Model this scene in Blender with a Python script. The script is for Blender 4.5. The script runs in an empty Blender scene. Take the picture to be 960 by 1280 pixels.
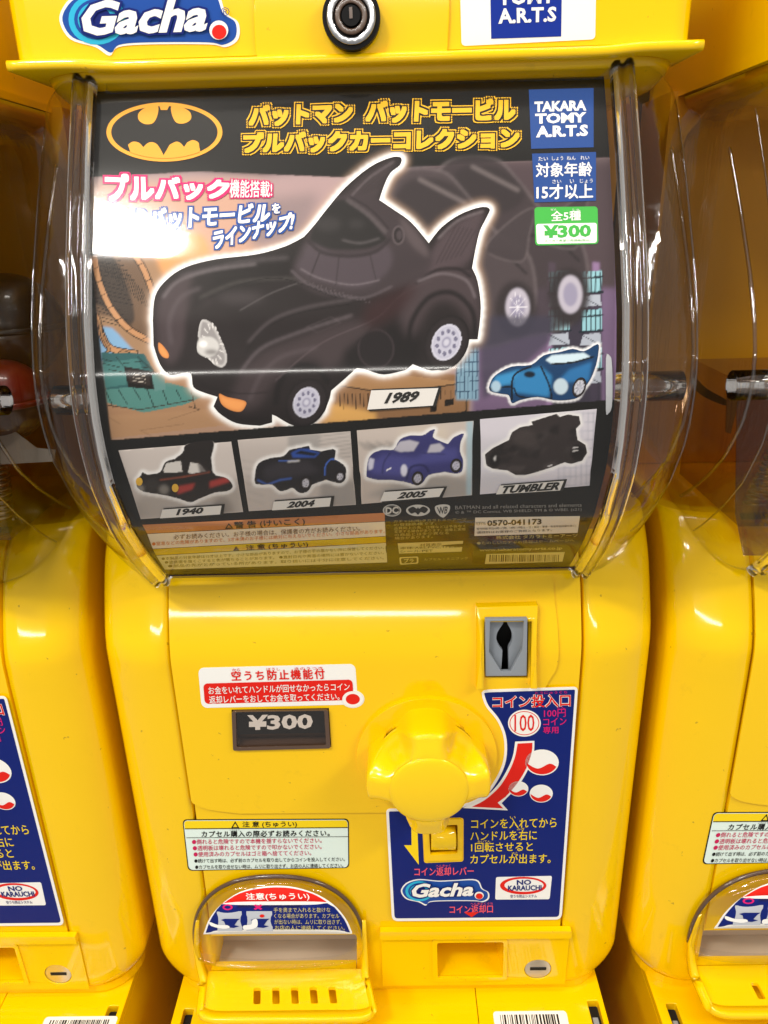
import bpy, bmesh, math, random
import numpy as np
from mathutils import Vector, Matrix
from mathutils.geometry import delaunay_2d_cdt
random.seed(4); np.random.seed(4)
SC = bpy.context.scene
COL = SC.collection
PI = math.pi

# ------------------------------------------------------------------ camera
F = 950.0
RCAM = np.array([[0.99965735, 0.02112629, -0.01545497],
                 [0.00668033, 0.36497008, 0.93099528],
                 [-0.02530908, 0.93077952, -0.36470389]])      # columns: right, up, forward
CAM = np.array([0.00560023, -0.33735339, 0.1321533])
cd = bpy.data.cameras.new('camera'); cam = bpy.data.objects.new('camera', cd); COL.objects.link(cam)
m = Matrix([list(RCAM[0]) + [CAM[0]], list(RCAM[1]) + [CAM[1]], list(RCAM[2]) + [CAM[2]], [0, 0, 0, 1]])
for r in range(3): m[r][2] *= -1
cam.matrix_world = m
cd.sensor_fit = 'HORIZONTAL'; cd.sensor_width = 36; cd.lens = 36 * F / 960
cd.clip_start = 0.01; cd.clip_end = 50
SC.camera = cam

# ------------------------------------------------------------------ light
W = bpy.data.worlds.new('World'); SC.world = W; W.use_nodes = True
W.node_tree.nodes['Background'].inputs[0].default_value = (1.0, 0.97, 0.93, 1)
W.node_tree.nodes['Background'].inputs[1].default_value = 0.42
def lamp(name, loc, size, power, target, color=(1, 0.96, 0.9)):
    l = bpy.data.lights.new(name, 'AREA'); l.shape = 'RECTANGLE'; l.size, l.size_y = size
    l.energy = power; l.color = color
    o = bpy.data.objects.new(name, l); COL.objects.link(o); o.location = loc
    d = Vector(target) - Vector(loc)
    o.rotation_euler = d.to_track_quat('-Z', 'Y').to_euler()
    return o
lamp('ceiling_lamp', (-0.57, -0.86, 1.25), (0.25, 0.13), 12, (-0.3, -0.3, -0.4))
lamp('ceiling_lamp', (-1.45, -1.0, 1.25), (0.9, 0.08), 16, (0, 0, -0.1))
lamp('ceiling_lamp', (1.35, -0.9, 1.25), (0.9, 0.08), 17, (0, 0, -0.1))
lamp('ceiling_lamp', (0.05, -0.24, 1.25), (0.9, 0.08), 7, (0, -0.05, -0.1))
lamp('ceiling_lamp', (-1.2, -6.0, 1.75), (3.6, 0.12), 44, (0, 0, 0))
vs = SC.view_settings
SC.display_settings.display_device = 'sRGB'
vs.view_transform = 'Standard'; vs.look = 'None'; vs.gamma = 1; vs.use_curve_mapping = False; vs.exposure = 0.08
cy = SC.cycles
cy.use_denoising = True
cy.max_bounces = 12; cy.transparent_max_bounces = 24; cy.transmission_bounces = 8; cy.glossy_bounces = 5; cy.diffuse_bounces = 4
cy.caustics_reflective = False; cy.caustics_refractive = False
cy.sample_clamp_indirect = 6

# ------------------------------------------------------------------ helpers
def lin(c):
    if isinstance(c, str):
        c = [int(c[i:i + 2], 16) / 255 for i in (0, 2, 4)]
    return [x / 12.92 if x <= .04045 else ((x + .055) / 1.055) ** 2.4 for x in c]
def rays(P):
    P = np.asarray(P, float).reshape(-1, 2)
    d = np.stack([(P[:, 0] - 480) / F, -(P[:, 1] - 640) / F, np.ones(len(P))], 1)
    return d @ RCAM.T
XM = -0.006                    # middle of the centre machine
PITCH = 0.300
# the two curved faces of a machine: depth of the body front and of the clear front, both as functions of height
_bz = np.array([-.40, -.325, -.095, -.080, -.072, -.062, -.052, -.042, -.035, -.027, -.018, 0.0, .2])
_by = np.array([0, 0, 0, .0003, .0020, .0058, .0100, .0148, .019, .026, .036, .06, .30])
_cz = np.array([-.060, -.0455, -.0310, -.010, .0090, .0330, .0480, .0620, .0760, .0950, .1180, .1530, .1853, .22])
_cy = np.array([.040, .0170, .0005, -.0195, -.0340, -.0455, -.0485, -.0492, -.0475, -.0420, -.0320, -.0138, .0050, .030])
_zz = np.linspace(-.06, .22, 561)
_t = np.interp(_zz, _cz, _cy)
_k = np.exp(-np.linspace(-2, 2, 25) ** 2); _k /= _k.sum()
_ts = np.convolve(np.pad(_t, 12, mode='edge'), _k, 'valid')
_bzz = np.linspace(-.12, 0, 481); _bt = np.interp(_bzz, _bz, _by); _bs = np.convolve(np.pad(_bt, 12, mode='edge'), _k, 'valid')
def Yb(z): return np.where(z < -.119, 0.0, np.interp(z, _bzz, _bs))
def Yc(z): return np.interp(z, _zz, _ts)
class Surf:
    def __init__(s, fy, dx=0.0): s.fy = fy
    def px(s, P, h=0.0):                               # design point -> point on the surface, h metres proud
        d = rays(P); Y = np.zeros(len(d))
        for _ in range(40):
            t = (Y - CAM[1]) / d[:, 1]
            pt = CAM + d * t[:, None]
            Y = .5 * Y + .5 * (s.fy(pt[:, 0], pt[:, 2]) - h)
        t = (Y - CAM[1]) / d[:, 1]
        return CAM + d * t[:, None]
BODY = Surf(lambda x, z: Yb(z))
CARD = Surf(lambda x, z: Yc(z) + .0025)
LIDY = -0.001
LID = Surf(lambda x, z: np.full_like(z, LIDY))
def plane(Y): return Surf(lambda x, z: np.full_like(z, Y))

MATS = {}
def mat(name, color, rough=.4, metal=0, spec=.5, emit=0, coat=0, noise=0, bump=0, scale=40, attr=None, sss=0):
    if name in MATS: return MATS[name]
    if any(k in name for k in ('print', 'ink', 'lettering', 'emblem')): spec = .14; rough = max(rough, .42)
    m = bpy.data.materials.new(name); m.use_nodes = True; MATS[name] = m
    nt = m.node_tree; b = nt.nodes['Principled BSDF']
    c = lin(color) if isinstance(color, str) else list(color)
    b.inputs['Base Color'].default_value = (*c, 1)
    b.inputs['Roughness'].default_value = rough; b.inputs['Metallic'].default_value = metal
    b.inputs['Specular IOR Level'].default_value = spec
    b.inputs['Coat Weight'].default_value = coat; b.inputs['Coat Roughness'].default_value = .06
    if sss:
        b.inputs['Subsurface Weight'].default_value = sss; b.inputs['Subsurface Radius'].default_value = (.006, .004, .0005); b.inputs['Subsurface Scale'].default_value = 1
    if attr:
        a = nt.nodes.new('ShaderNodeAttribute'); a.attribute_name = attr
        nt.links.new(a.outputs['Color'], b.inputs['Base Color'])
    if noise or bump:
        tc = nt.nodes.new('ShaderNodeTexCoord'); n = nt.nodes.new('ShaderNodeTexNoise')
        n.inputs['Scale'].default_value = scale; n.inputs['Detail'].default_value = 6
        nt.links.new(tc.outputs['Object'], n.inputs['Vector'])
        if noise:
            mx = nt.nodes.new('ShaderNodeMix'); mx.data_type = 'RGBA'
            mx.inputs[6].default_value = (*[x * (1 - noise) for x in c], 1); mx.inputs[7].default_value = (*c, 1)
            nt.links.new(n.outputs['Fac'], mx.inputs[0]); nt.links.new(mx.outputs[2], b.inputs['Base Color'])
            mr = nt.nodes.new('ShaderNodeMapRange'); mr.inputs[3].default_value = rough * .75; mr.inputs[4].default_value = rough * 1.35
            nt.links.new(n.outputs['Fac'], mr.inputs[0]); nt.links.new(mr.outputs[0], b.inputs['Roughness'])
        if bump:
            bp = nt.nodes.new('ShaderNodeBump'); bp.inputs['Strength'].default_value = bump; bp.inputs['Distance'].default_value = .001
            n2 = nt.nodes.new('ShaderNodeTexNoise'); n2.inputs['Scale'].default_value = 28; n2.inputs['Detail'].default_value = 2
            nt.links.new(tc.outputs['Object'], n2.inputs['Vector'])
            nt.links.new(n2.outputs['Fac'], bp.inputs['Height']); nt.links.new(bp.outputs[0], b.inputs['Normal'])
    return m
def clear(name, tint=(1, 1, 1), ior=1.45, rough=.015, wave=.0, scratch=0, streak=0):
    """thin clear plastic sheet: transparent seen straight through, Fresnel gloss on top"""
    if name in MATS: return MATS[name]
    m = bpy.data.materials.new(name); m.use_nodes = True; MATS[name] = m
    nt = m.node_tree; nt.nodes.clear()
    o = nt.nodes.new('ShaderNodeOutputMaterial'); mx = nt.nodes.new('ShaderNodeMixShader')
    t = nt.nodes.new('ShaderNodeBsdfTransparent'); g = nt.nodes.new('ShaderNodeBsdfGlossy'); f = nt.nodes.new('ShaderNodeFresnel')
    t.inputs[0].default_value = (*tint, 1); g.inputs['Roughness'].default_value = rough; f.inputs['IOR'].default_value = ior
    ge = nt.nodes.new('ShaderNodeNewGeometry'); e1 = nt.nodes.new('ShaderNodeMath'); e1.operation = 'MULTIPLY_ADD'; e1.inputs[1].default_value = -2; e1.inputs[2].default_value = 1
    e2 = nt.nodes.new('ShaderNodeMath'); e2.operation = 'POWER'; e2.inputs[0].default_value = ior        # same Fresnel from both sides of the sheet
    nt.links.new(ge.outputs['Backfacing'], e1.inputs[0]); nt.links.new(e1.outputs[0], e2.inputs[1]); nt.links.new(e2.outputs[0], f.inputs['IOR'])
    nt.links.new(f.outputs[0], mx.inputs[0]); nt.links.new(t.outputs[0], mx.inputs[1]); nt.links.new(g.outputs[0], mx.inputs[2])
    nt.links.new(mx.outputs[0], o.inputs[0])
    if wave:
        tc = nt.nodes.new('ShaderNodeTexCoord'); n = nt.nodes.new('ShaderNodeTexNoise'); n.inputs['Scale'].default_value = 14
        n.inputs['Detail'].default_value = 3
        bp = nt.nodes.new('ShaderNodeBump'); bp.inputs['Strength'].default_value = wave; bp.inputs['Distance'].default_value = .004
        mp0 = nt.nodes.new('ShaderNodeMapping'); mp0.inputs['Scale'].default_value = (streak or 1, streak or 1, 1); nt.links.new(tc.outputs['Object'], mp0.inputs['Vector'])
        nt.links.new(mp0.outputs[0], n.inputs['Vector']); nt.links.new(n.outputs['Fac'], bp.inputs['Height'])
        nt.links.new(bp.outputs[0], g.inputs['Normal'])
    if scratch:
        tc = nt.nodes.new('ShaderNodeTexCoord'); mp = nt.nodes.new('ShaderNodeMapping'); mp.inputs['Scale'].default_value = (18, 60, 260)
        n = nt.nodes.new('ShaderNodeTexNoise'); n.inputs['Scale'].default_value = 1.0; n.inputs['Detail'].default_value = 2
        cr = nt.nodes.new('ShaderNodeMapRange'); cr.inputs[1].default_value = .60; cr.inputs[2].default_value = .80
        cr.inputs[3].default_value = rough; cr.inputs[4].default_value = rough + scratch
        nt.links.new(tc.outputs['Object'], mp.inputs['Vector']); nt.links.new(mp.outputs[0], n.inputs['Vector'])
        nt.links.new(n.outputs['Fac'], cr.inputs[0]); nt.links.new(cr.outputs[0], g.inputs['Roughness'])
    return m
def glass(name, tint=(1, 1, 1), rough=.02, ior=1.45):
    if name in MATS: return MATS[name]
    m = bpy.data.materials.new(name); m.use_nodes = True; MATS[name] = m
    b = m.node_tree.nodes['Principled BSDF']
    b.inputs['Base Color'].default_value = (*tint, 1); b.inputs['Transmission Weight'].default_value = 1
    b.inputs['Roughness'].default_value = rough; b.inputs['IOR'].default_value = ior
    return m

YEL = mat('yellow_plastic', (.93, .575, .0), .22, noise=.05, bump=.10, coat=.75, scale=9, spec=.10)
def grime(m):
    nt = m.node_tree; b = nt.nodes['Principled BSDF']; lk_ = b.inputs['Base Color'].links[0].from_socket
    tc = nt.nodes.new('ShaderNodeTexCoord'); n = nt.nodes.new('ShaderNodeTexNoise'); n.inputs['Scale'].default_value = 55; n.inputs['Detail'].default_value = 9; n.inputs['Roughness'].default_value = .7
    n2 = nt.nodes.new('ShaderNodeTexNoise'); n2.inputs['Scale'].default_value = 240; n2.inputs['Detail'].default_value = 3
    r = nt.nodes.new('ShaderNodeMapRange'); r.inputs[1].default_value = .60; r.inputs[2].default_value = .74; r.inputs[3].default_value = 0; r.inputs[4].default_value = .16
    r2 = nt.nodes.new('ShaderNodeMapRange'); r2.inputs[1].default_value = .73; r2.inputs[2].default_value = .76; r2.inputs[3].default_value = 0; r2.inputs[4].default_value = .5
    ad = nt.nodes.new('ShaderNodeMath'); ad.operation = 'MAXIMUM'
    mx = nt.nodes.new('ShaderNodeMix'); mx.data_type = 'RGBA'; mx.inputs[7].default_value = (.22, .11, .015, 1)
    nt.links.new(tc.outputs['Object'], n.inputs['Vector']); nt.links.new(tc.outputs['Object'], n2.inputs['Vector'])
    nt.links.new(n.outputs['Fac'], r.inputs[0]); nt.links.new(n2.outputs['Fac'], r2.inputs[0]); nt.links.new(r.outputs[0], ad.inputs[0]); nt.links.new(r2.outputs[0], ad.inputs[1])
    nt.links.new(ad.outputs[0], mx.inputs[0]); nt.links.new(lk_, mx.inputs[6]); nt.links.new(mx.outputs[2], b.inputs['Base Color'])
grime(YEL)
YEK = mat('knob_plastic', (.95, .59, .0), .22, coat=.8, spec=.15, sss=.12)
YEP = mat('yellow_print', 'f4d21c', .5)
WHT = mat('white_print', 'f0eee8', .42, noise=.03)
BLU = mat('blue_print', '10226f', .38, noise=.06)
BL2 = mat('bright_blue_print', '1d4b9c', .38)
RED = mat('red_print', 'dd2318', .42)
PNK = mat('magenta_print', 'd8206e', .42)
GRN = mat('green_print', '45b14a', .42)
BLK = mat('black_print', '151414', .42)
DRK = mat('black_cavity', '060505', .8)
CYN = mat('cyan_print', '2fb0d4', .42)
GRY = mat('grey_plastic', '8c9299', .42, noise=.06)
GR2 = mat('grey_print', 'b9bcc2', .45)
ORP = mat('amber_print', 'f2a93a', .42)
OYP = mat('yellow_title_print', 'f0b92a', .42)
ORB = mat('orange_print', 'e08a4c', .45)
CRM = mat('cream_print', 'e8dcc8', .45)
OLV = mat('olive_print', 'cfc07a', .45)
STL = mat('steel', (.62, .60, .57), .28, metal=1)
SMK = mat('smoky_plastic', (.09, .05, .03), .18, coat=.4)
CHR = mat('chrome', (.45, .45, .46), .15, metal=1)
ART = mat('card_art', (1, 1, 1), .38, attr='tint', spec=.15)
CASE = clear('clear_case', (.97, .96, .94), 1.50, .085, wave=.03, scratch=.05)
SIDE = clear('clear_side', (.955, .94, .92), 1.52, .06, wave=.22, scratch=.1, streak=5)
CLR = clear('clear_flap', (.95, .94, .92), 1.55, .08, wave=.1)
PANE = clear('clear_pane', (.95, .92, .90), 1.5, .05)
EDGE = clear('clear_edge', (.80, .77, .74), 2.2, .05)
RIM = glass('clear_rim', (.97, .97, .98), .03, 1.45)
BIN = clear('smoky_bin', (.74, .62, .50), 1.5, .12)

def tag(o, label=None, cat=None, group=None, kind=None):
    if label: o['label'] = label
    if cat: o['category'] = cat
    if group: o['group'] = group
    if kind: o['kind'] = kind
    return o
def empty(name, loc=(0, 0, 0)):
    o = bpy.data.objects.new(name, None); COL.objects.link(o); o.location = loc; o.empty_display_size = .02
    return o
def obj(name, verts, faces, material, parent=None, smooth=False, bevel=0, colors=None, segs=3):
    me = bpy.data.meshes.new(name)
    V = np.asarray(verts, float)
    if parent is not None:                                  # vertices are given in world space
        off = np.array(origin(parent)); V = V - off
    me.from_pydata(V.tolist(), [], [tuple(int(i) for i in f) for f in faces]); me.update()
    if material: me.materials.append(material)
    if colors is not None:
        a = me.color_attributes.new('tint', 'FLOAT_COLOR', 'POINT')
        c = np.ones((len(V), 4), np.float32); c[:, :3] = colors
        a.data.foreach_set('color', c.ravel())
    o = bpy.data.objects.new(name, me); COL.objects.link(o)
    if parent is not None: o.parent = parent
    if smooth:
        me.polygons.foreach_set('use_smooth', [True] * len(me.polygons))
    if bevel:
        bv = o.modifiers.new('bevel', 'BEVEL'); bv.width = bevel; bv.segments = segs; bv.limit_method = 'ANGLE'; bv.angle_limit = .6
        me.polygons.foreach_set('use_smooth', [True] * len(me.polygons))
        wn = o.modifiers.new('normals', 'WEIGHTED_NORMAL'); wn.keep_sharp = True
    return o
def origin(o):
    v = Vector((0, 0, 0))
    while o is not None: v = v + o.location; o = o.parent
    return v

# --- outlines in design units
def rrect(q, r, n=5):
    """quad TL,TR,BR,BL with rounded corners"""
    q = [np.array(p, float) for p in q]; out = []
    for i in range(4):
        p, a, b = q[i], q[i - 1], q[(i + 1) % 4]
        rr = r[i] if isinstance(r, (list, tuple)) else r
        if rr <= 0: out.append(tuple(p)); continue
        u = (a - p) / np.linalg.norm(a - p); v = (b - p) / np.linalg.norm(b - p)
        p0, p2 = p + u * rr, p + v * rr
        for k in range(n + 1):
            t = k / n; out.append(tuple((1 - t) ** 2 * p0 + 2 * t * (1 - t) * (p * .8 + .1 * (p0 + p2)) + t * t * p2))
    return out
def box4(x0, y0, x1, y1): return [(x0, y0), (x1, y0), (x1, y1), (x0, y1)]
def ell(cx, cy_, rx, ry, n=32, a0=0, a1=2 * PI):
    full = abs(a1 - a0 - 2 * PI) < 1e-6
    return [(cx + rx * math.cos(a0 + (a1 - a0) * k / (n if full else n - 1)), cy_ + ry * math.sin(a0 + (a1 - a0) * k / (n if full else n - 1))) for k in range(n)]
def smooth_poly(pts, n=6, closed=True):
    P = np.array(pts, float); N = len(P); out = []
    rng = range(N if closed else N - 1)
    for i in rng:
        p0, p1, p2, p3 = (P[(i + k) % N] if closed else P[min(max(i + k, 0), N - 1)] for k in (-1, 0, 1, 2))
        for k in range(n):
            t = k / n
            out.append(tuple(.5 * ((2 * p1) + (-p0 + p2) * t + (2 * p0 - 5 * p1 + 4 * p2 - p3) * t * t + (-p0 + 3 * p1 - 3 * p2 + p3) * t ** 3)))
    if not closed: out.append(tuple(P[-1]))
    return out
def offset(pts, d):
    P = np.array(pts, float); a = np.roll(P, 1, 0); b = np.roll(P, -1, 0)
    t = b - a; t /= np.linalg.norm(t, axis=1)[:, None] + 1e-9
    n = np.stack([t[:, 1], -t[:, 0]], 1)
    area = .5 * np.sum(P[:, 0] * b[:, 1] - b[:, 0] * P[:, 1])
    return (P + n * d * (1 if area > 0 else -1)).tolist()
def inside(pt, poly):
    x, y = pt[..., 0], pt[..., 1]; c = np.zeros(x.shape, bool); n = len(poly)
    for i in range(n):
        x1, y1 = poly[i]; x2, y2 = poly[i - 1]
        if y1 == y2: continue
        c ^= ((y1 > y) != (y2 > y)) & (x < (x2 - x1) * (y - y1) / (y2 - y1) + x1)
    return c
def tri(outline, holes=(), grid=0):
    loops = [list(outline)] + [list(h) for h in holes]
    V = []; E = []
    for L in loops:
        s = len(V); V += [Vector((float(p[0]), float(p[1]))) for p in L]
        E += [(s + i, s + (i + 1) % len(L)) for i in range(len(L))]
    if grid:
        A = np.array(outline); x0, y0 = A.min(0); x1, y1 = A.max(0)
        gx, gy = np.meshgrid(np.arange(x0 + grid / 2, x1, grid), np.arange(y0 + grid / 2, y1, grid))
        G = np.stack([gx.ravel(), gy.ravel()], 1); k = inside(G, outline)
        for h in holes: k &= ~inside(G, h)
        V += [Vector((float(a), float(b))) for a, b in G[k]]
    r = delaunay_2d_cdt(V, E, [], 1, 1e-7)
    P = np.array([tuple(v) for v in r[0]]); Fc = [tuple(f) for f in r[2]]
    c = np.array([P[list(f)].mean(0) for f in Fc]); k = inside(c, outline)
    for h in holes: k &= ~inside(c, h)
    return P, [f for f, s in zip(Fc, k) if s], loops
def sheet(name, outline, material, parent, surf, h, holes=(), grid=0, colors=None):
    """flat print on a surface, h metres proud"""
    P, Fc, _ = tri(outline, holes, grid)
    V = surf.px(P, h)
    Fc = face_front(V, Fc)
    c = sample(colors, P) if colors is not None else None
    return obj(name, V, Fc, ART if colors is not None else material, parent, colors=c, smooth=bool(grid))
def face_front(V, Fc):
    out = []
    for f in Fc:
        a, b, c = V[f[0]], V[f[1]], V[f[2]]
        out.append(f if np.cross(b - a, c - a)[1] < 0 else f[::-1])
    return out
def slab(name, outline, material, parent, surf, h0, h1, holes=(), grid=0, bevel=0, segs=3, world=False):
    """solid with depth, from h0 to h1 proud of the surface"""
    P, Fc, loops = tri(outline, holes, grid)
    V1 = surf.px(P, h1); V0 = V1.copy(); V0[:, 1] = V1[:, 1] + (h1 - h0)
    Fc = face_front(V1, Fc); n = len(P)
    faces = list(Fc) + [tuple(i + n for i in f[::-1]) for f in Fc]
    cnt = {}
    for f in Fc:
        for i in range(len(f)):
            e = (f[i], f[(i + 1) % len(f)]); cnt[e] = cnt.get(e, 0) + 1
    for (a, b) in list(cnt):
        if (b, a) not in cnt: faces.append((b, a, a + n, b + n))
    return obj(name, np.vstack([V1, V0]), faces, material, parent, bevel=bevel, segs=segs)

_tc = {}
def glyphs(s, bold=0, shear=0, space=1.0):
    k = (s, bold, shear, space)
    if k in _tc: return _tc[k]
    c = bpy.data.curves.new('text', 'FONT'); c.body = s; c.offset = bold; c.shear = shear; c.space_character = space
    c.resolution_u = 2; c.fill_mode = 'FRONT'
    o = bpy.data.objects.new('text', c); COL.objects.link(o)
    dg = bpy.context.evaluated_depsgraph_get()
    me = bpy.data.meshes.new_from_object(o.evaluated_get(dg))
    V = np.zeros(len(me.vertices) * 3); me.vertices.foreach_get('co', V); V = V.reshape(-1, 3)[:, :2]
    Fc = [tuple(p.vertices) for p in me.polygons]
    bpy.data.objects.remove(o); bpy.data.curves.remove(c); bpy.data.meshes.remove(me)
    _tc[k] = (V, Fc); return _tc[k]
def text(name, s, quad, material, parent, surf, h, bold=0, shear=0, space=1.0, frame=None, fat=0, em=None):
    """lettering stretched into the quad TL,TR,BR,BL; bold outlines keep the frame of the plain letters"""
    kan = fat > 0 or 0 < bold <= .03 and any(ord(c_) >= 0x3040 for c_ in s)
    V, Fc = glyphs(s, 0 if kan else bold, shear, space)
    if kan: frame = 0
    B = glyphs(s, frame if frame is not None else bold, shear, space)[0]
    lo, hi = B.min(0), B.max(0)
    uv = (V - lo) / (hi - lo); uv[:, 1] = 1 - uv[:, 1]
    q = np.array(quad, float); u, v = uv[:, :1], uv[:, 1:]
    P = (1 - v) * ((1 - u) * q[0] + u * q[1]) + v * ((1 - u) * q[3] + u * q[2])
    if kan:                                            # dense characters are thickened by laying shifted copies
        n_ = len(P); F0 = list(Fc); e_ = np.linalg.norm(q[1] - q[0]) / max(len(s), 1) * bold; Ps = []; Fc = []; hh = []
        dirs = ((0, 0), (e_, 0), (-e_, 0), (0, e_), (0, -e_))
        if fat:
            e_ = em * fat; st = (-1, -.33, .33, 1) if fat > .10 else (-1, 0, 1)       # square brush: mitred, blocky corners
            dirs = [(0, 0)] + [(e_ * .88 * a_, e_ * .88 * b_) for a_ in st for b_ in st if max(abs(a_), abs(b_)) == 1]
        for i_, (a_, b_) in enumerate(dirs):
            Ps.append(P + [a_, b_]); hh += [h + i_ * (.000004 if fat else .000009)] * n_; Fc += [tuple(k_ + i_ * n_ for k_ in f) for f in F0]
        P = np.vstack(Ps); W3 = surf.px(P, np.array(hh))
    else: W3 = surf.px(P, h)
    return obj(name, W3, face_front(W3, Fc), material, parent)
def line(x0, y0, x1, y1, hgt):                         # a quad of text: from the left end of its middle line to the right end
    d = np.array([x1 - x0, y1 - y0], float); L = np.linalg.norm(d); n = np.array([-d[1], d[0]]) / L * hgt / 2
    a, b = np.array([x0, y0]), np.array([x1, y1])
    return [a - n, b - n, b + n, a + n]

# ------------------------------------------------------------------ painter for the printed card (a colour per vertex)
X0, Y0, SS = 96, 88, 2
class Canvas:
    def __init__(s, w=690, hh=650, c=(.03, .03, .03)):
        s.a = np.ones((hh * SS, w * SS, 3)) * np.array(lin(c))
    def _mask(s, poly, blur):
        P = (np.array(poly, float) - (X0, Y0)) * SS
        pad = int(blur * SS * 2.5) + 3
        x0, y0 = np.maximum(P.min(0).astype(int) - pad, 0); x1, y1 = P.max(0).astype(int) + pad
        x1 = min(x1, s.a.shape[1]); y1 = min(y1, s.a.shape[0])
        if x1 <= x0 or y1 <= y0: return None
        gx, gy = np.meshgrid(np.arange(x0, x1) + .5, np.arange(y0, y1) + .5)
        M = inside(np.stack([gx, gy], -1), P).astype(float)
        r = int(round(blur * SS * .8))
        if r > 0:
            for _ in range(3):
                for ax in (0, 1):
                    c = np.cumsum(np.pad(M, [(r + 1, r) if k == ax else (0, 0) for k in (0, 1)]), axis=ax)
                    M = (c[2 * r + 1:] - c[:-2 * r - 1]) / (2 * r + 1) if ax == 0 else (c[:, 2 * r + 1:] - c[:, :-2 * r - 1]) / (2 * r + 1)
        return M, slice(y0, y1), slice(x0, x1)
    def poly(s, pts, color, blur=0, alpha=1.0, clip=None):
        r = s._mask(pts, blur)
        if r is None: return
        M, sy, sx = r; M = M * alpha
        if clip is not None: M = M * s.clips[clip][sy, sx]
        s.a[sy, sx] = s.a[sy, sx] * (1 - M[..., None]) + np.array(lin(color)) * M[..., None]
    def setclip(s, k, pts):
        if not hasattr(s, 'clips'): s.clips = {}
        full = np.zeros(s.a.shape[:2]); M, sy, sx = s._mask(pts, 0.4); full[sy, sx] = M; s.clips[k] = full
    def stroke(s, pts, w, color, blur=0, alpha=1.0, clip=None):
        P = np.array(pts, float)
        for a, b in zip(P[:-1], P[1:]):
            d = b - a; L = np.linalg.norm(d)
            if L < 1e-6: continue
            n = np.array([-d[1], d[0]]) / L * w / 2; e = d / L * w * .25
            s.poly([a - n - e, b - n + e, b + n + e, a + n - e], color, blur, alpha, clip)
def sample(cv, P):
    A = cv.a; x = np.clip((P[:, 0] - X0) * SS - .5, 0, A.shape[1] - 1.01); y = np.clip((P[:, 1] - Y0) * SS - .5, 0, A.shape[0] - 1.01)
    i, j = x.astype(int), y.astype(int); fx, fy = (x - i)[:, None], (y - j)[:, None]
    return (A[j, i] * (1 - fx) + A[j, i + 1] * fx) * (1 - fy) + (A[j + 1, i] * (1 - fx) + A[j + 1, i + 1] * fx) * fy


def xz(surf, P, h=0.0):                                # world x, z -> point on a surface
    P = np.asarray(P, float); return np.stack([P[:, 0], surf.fy(P[:, 0], P[:, 1]) - h, P[:, 1]], 1)
def wslab(name, outline, material, parent, surf, h0, h1, holes=(), grid=0, bevel=0, segs=3):
    P, Fc, _ = tri(outline, holes, grid)
    V1 = xz(surf, P, h1); V0 = V1.copy(); V0[:, 1] += h1 - h0
    Fc = face_front(V1, Fc); return closed(name, V1, V0, Fc, material, parent, bevel, segs)
def closed(name, V1, V0, Fc, material, parent, bevel, segs=3):
    n = len(V1); faces = list(Fc) + [tuple(i + n for i in f[::-1]) for f in Fc]; cnt = set()
    for f in Fc:
        for i in range(len(f)): cnt.add((f[i], f[(i + 1) % len(f)]))
    for (a, b) in cnt:
        if (b, a) not in cnt: faces.append((b, a, a + n, b + n))
    return obj(name, np.vstack([V1, V0]), faces, material, parent, bevel=bevel, segs=segs)
def prism(name, outline, z0, z1, material, parent, holes=(), bevel=0, segs=3):
    P, Fc, _ = tri(outline, holes)
    V1 = np.c_[P, np.full(len(P), z1)]; V0 = np.c_[P, np.full(len(P), z0)]
    fc = []
    for f in Fc:
        a, b, c = V1[f[0]], V1[f[1]], V1[f[2]]
        fc.append(f if np.cross(b - a, c - a)[2] > 0 else f[::-1])
    return closed(name, V1, V0, fc, material, parent, bevel, segs)
def box(name, lo, hi, material, parent, bevel=0):
    return prism(name, box4(lo[0], lo[1], hi[0], hi[1]), lo[2], hi[2], material, parent, bevel=bevel)
def loft(name, rings, material, parent, close=True, caps=True, smooth=True, bevel=0):
    n = len(rings[0]); V = np.vstack(rings); Fc = []
    for r in range(len(rings) - 1):
        for i in range(n if close else n - 1):
            j = (i + 1) % n; Fc.append((r * n + i, r * n + j, (r + 1) * n + j, (r + 1) * n + i))
    if caps:
        Fc.append(tuple(range(n))[::-1]); Fc.append(tuple((len(rings) - 1) * n + i for i in range(n)))
    o = obj(name, V, Fc, material, parent, smooth=smooth, bevel=bevel)
    bm = bmesh.new(); bm.from_mesh(o.data); bmesh.ops.recalc_face_normals(bm, faces=bm.faces)
    bm.to_mesh(o.data); bm.free()
    if smooth and caps:
        me = o.data; me.polygons.foreach_set('use_smooth', [len(p.vertices) <= 4 for p in me.polygons])
    return o
def cyl(name, c, r0, r1, y0, y1, material, parent, n=40, rz=1.0, bevel=0, r_in=0):
    """disc or ring facing the viewer, axis along Y"""
    out = ell(c[0], c[1], r1, r1 * rz, n); hol = [ell(c[0], c[1], r_in, r_in * rz, n)] if r_in else []
    P, Fc, _ = tri(out, hol); V1 = np.stack([P[:, 0], np.full(len(P), y1), P[:, 1]], 1); V0 = V1.copy(); V0[:, 1] = y0
    return closed(name, V1, V0, face_front(V1, Fc), material, parent, bevel)
def tube(name, path, r, material, parent, n=10, caps=True):
    P = [Vector(p) for p in path]; rings = []
    for i, p in enumerate(P):
        t = (P[min(i + 1, len(P) - 1)] - P[max(i - 1, 0)]).normalized()
        u = t.cross(Vector((.3, .5, .81))).normalized(); v = t.cross(u)
        rings.append(np.array([tuple(p + (u * math.cos(a) + v * math.sin(a)) * r) for a in np.arange(n) * 2 * PI / n]))
    return loft(name, rings, material, parent, caps=caps)
def XZ(px, surf=BODY, h=0): return surf.px(px, h)[:, [0, 2]].tolist()

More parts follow.
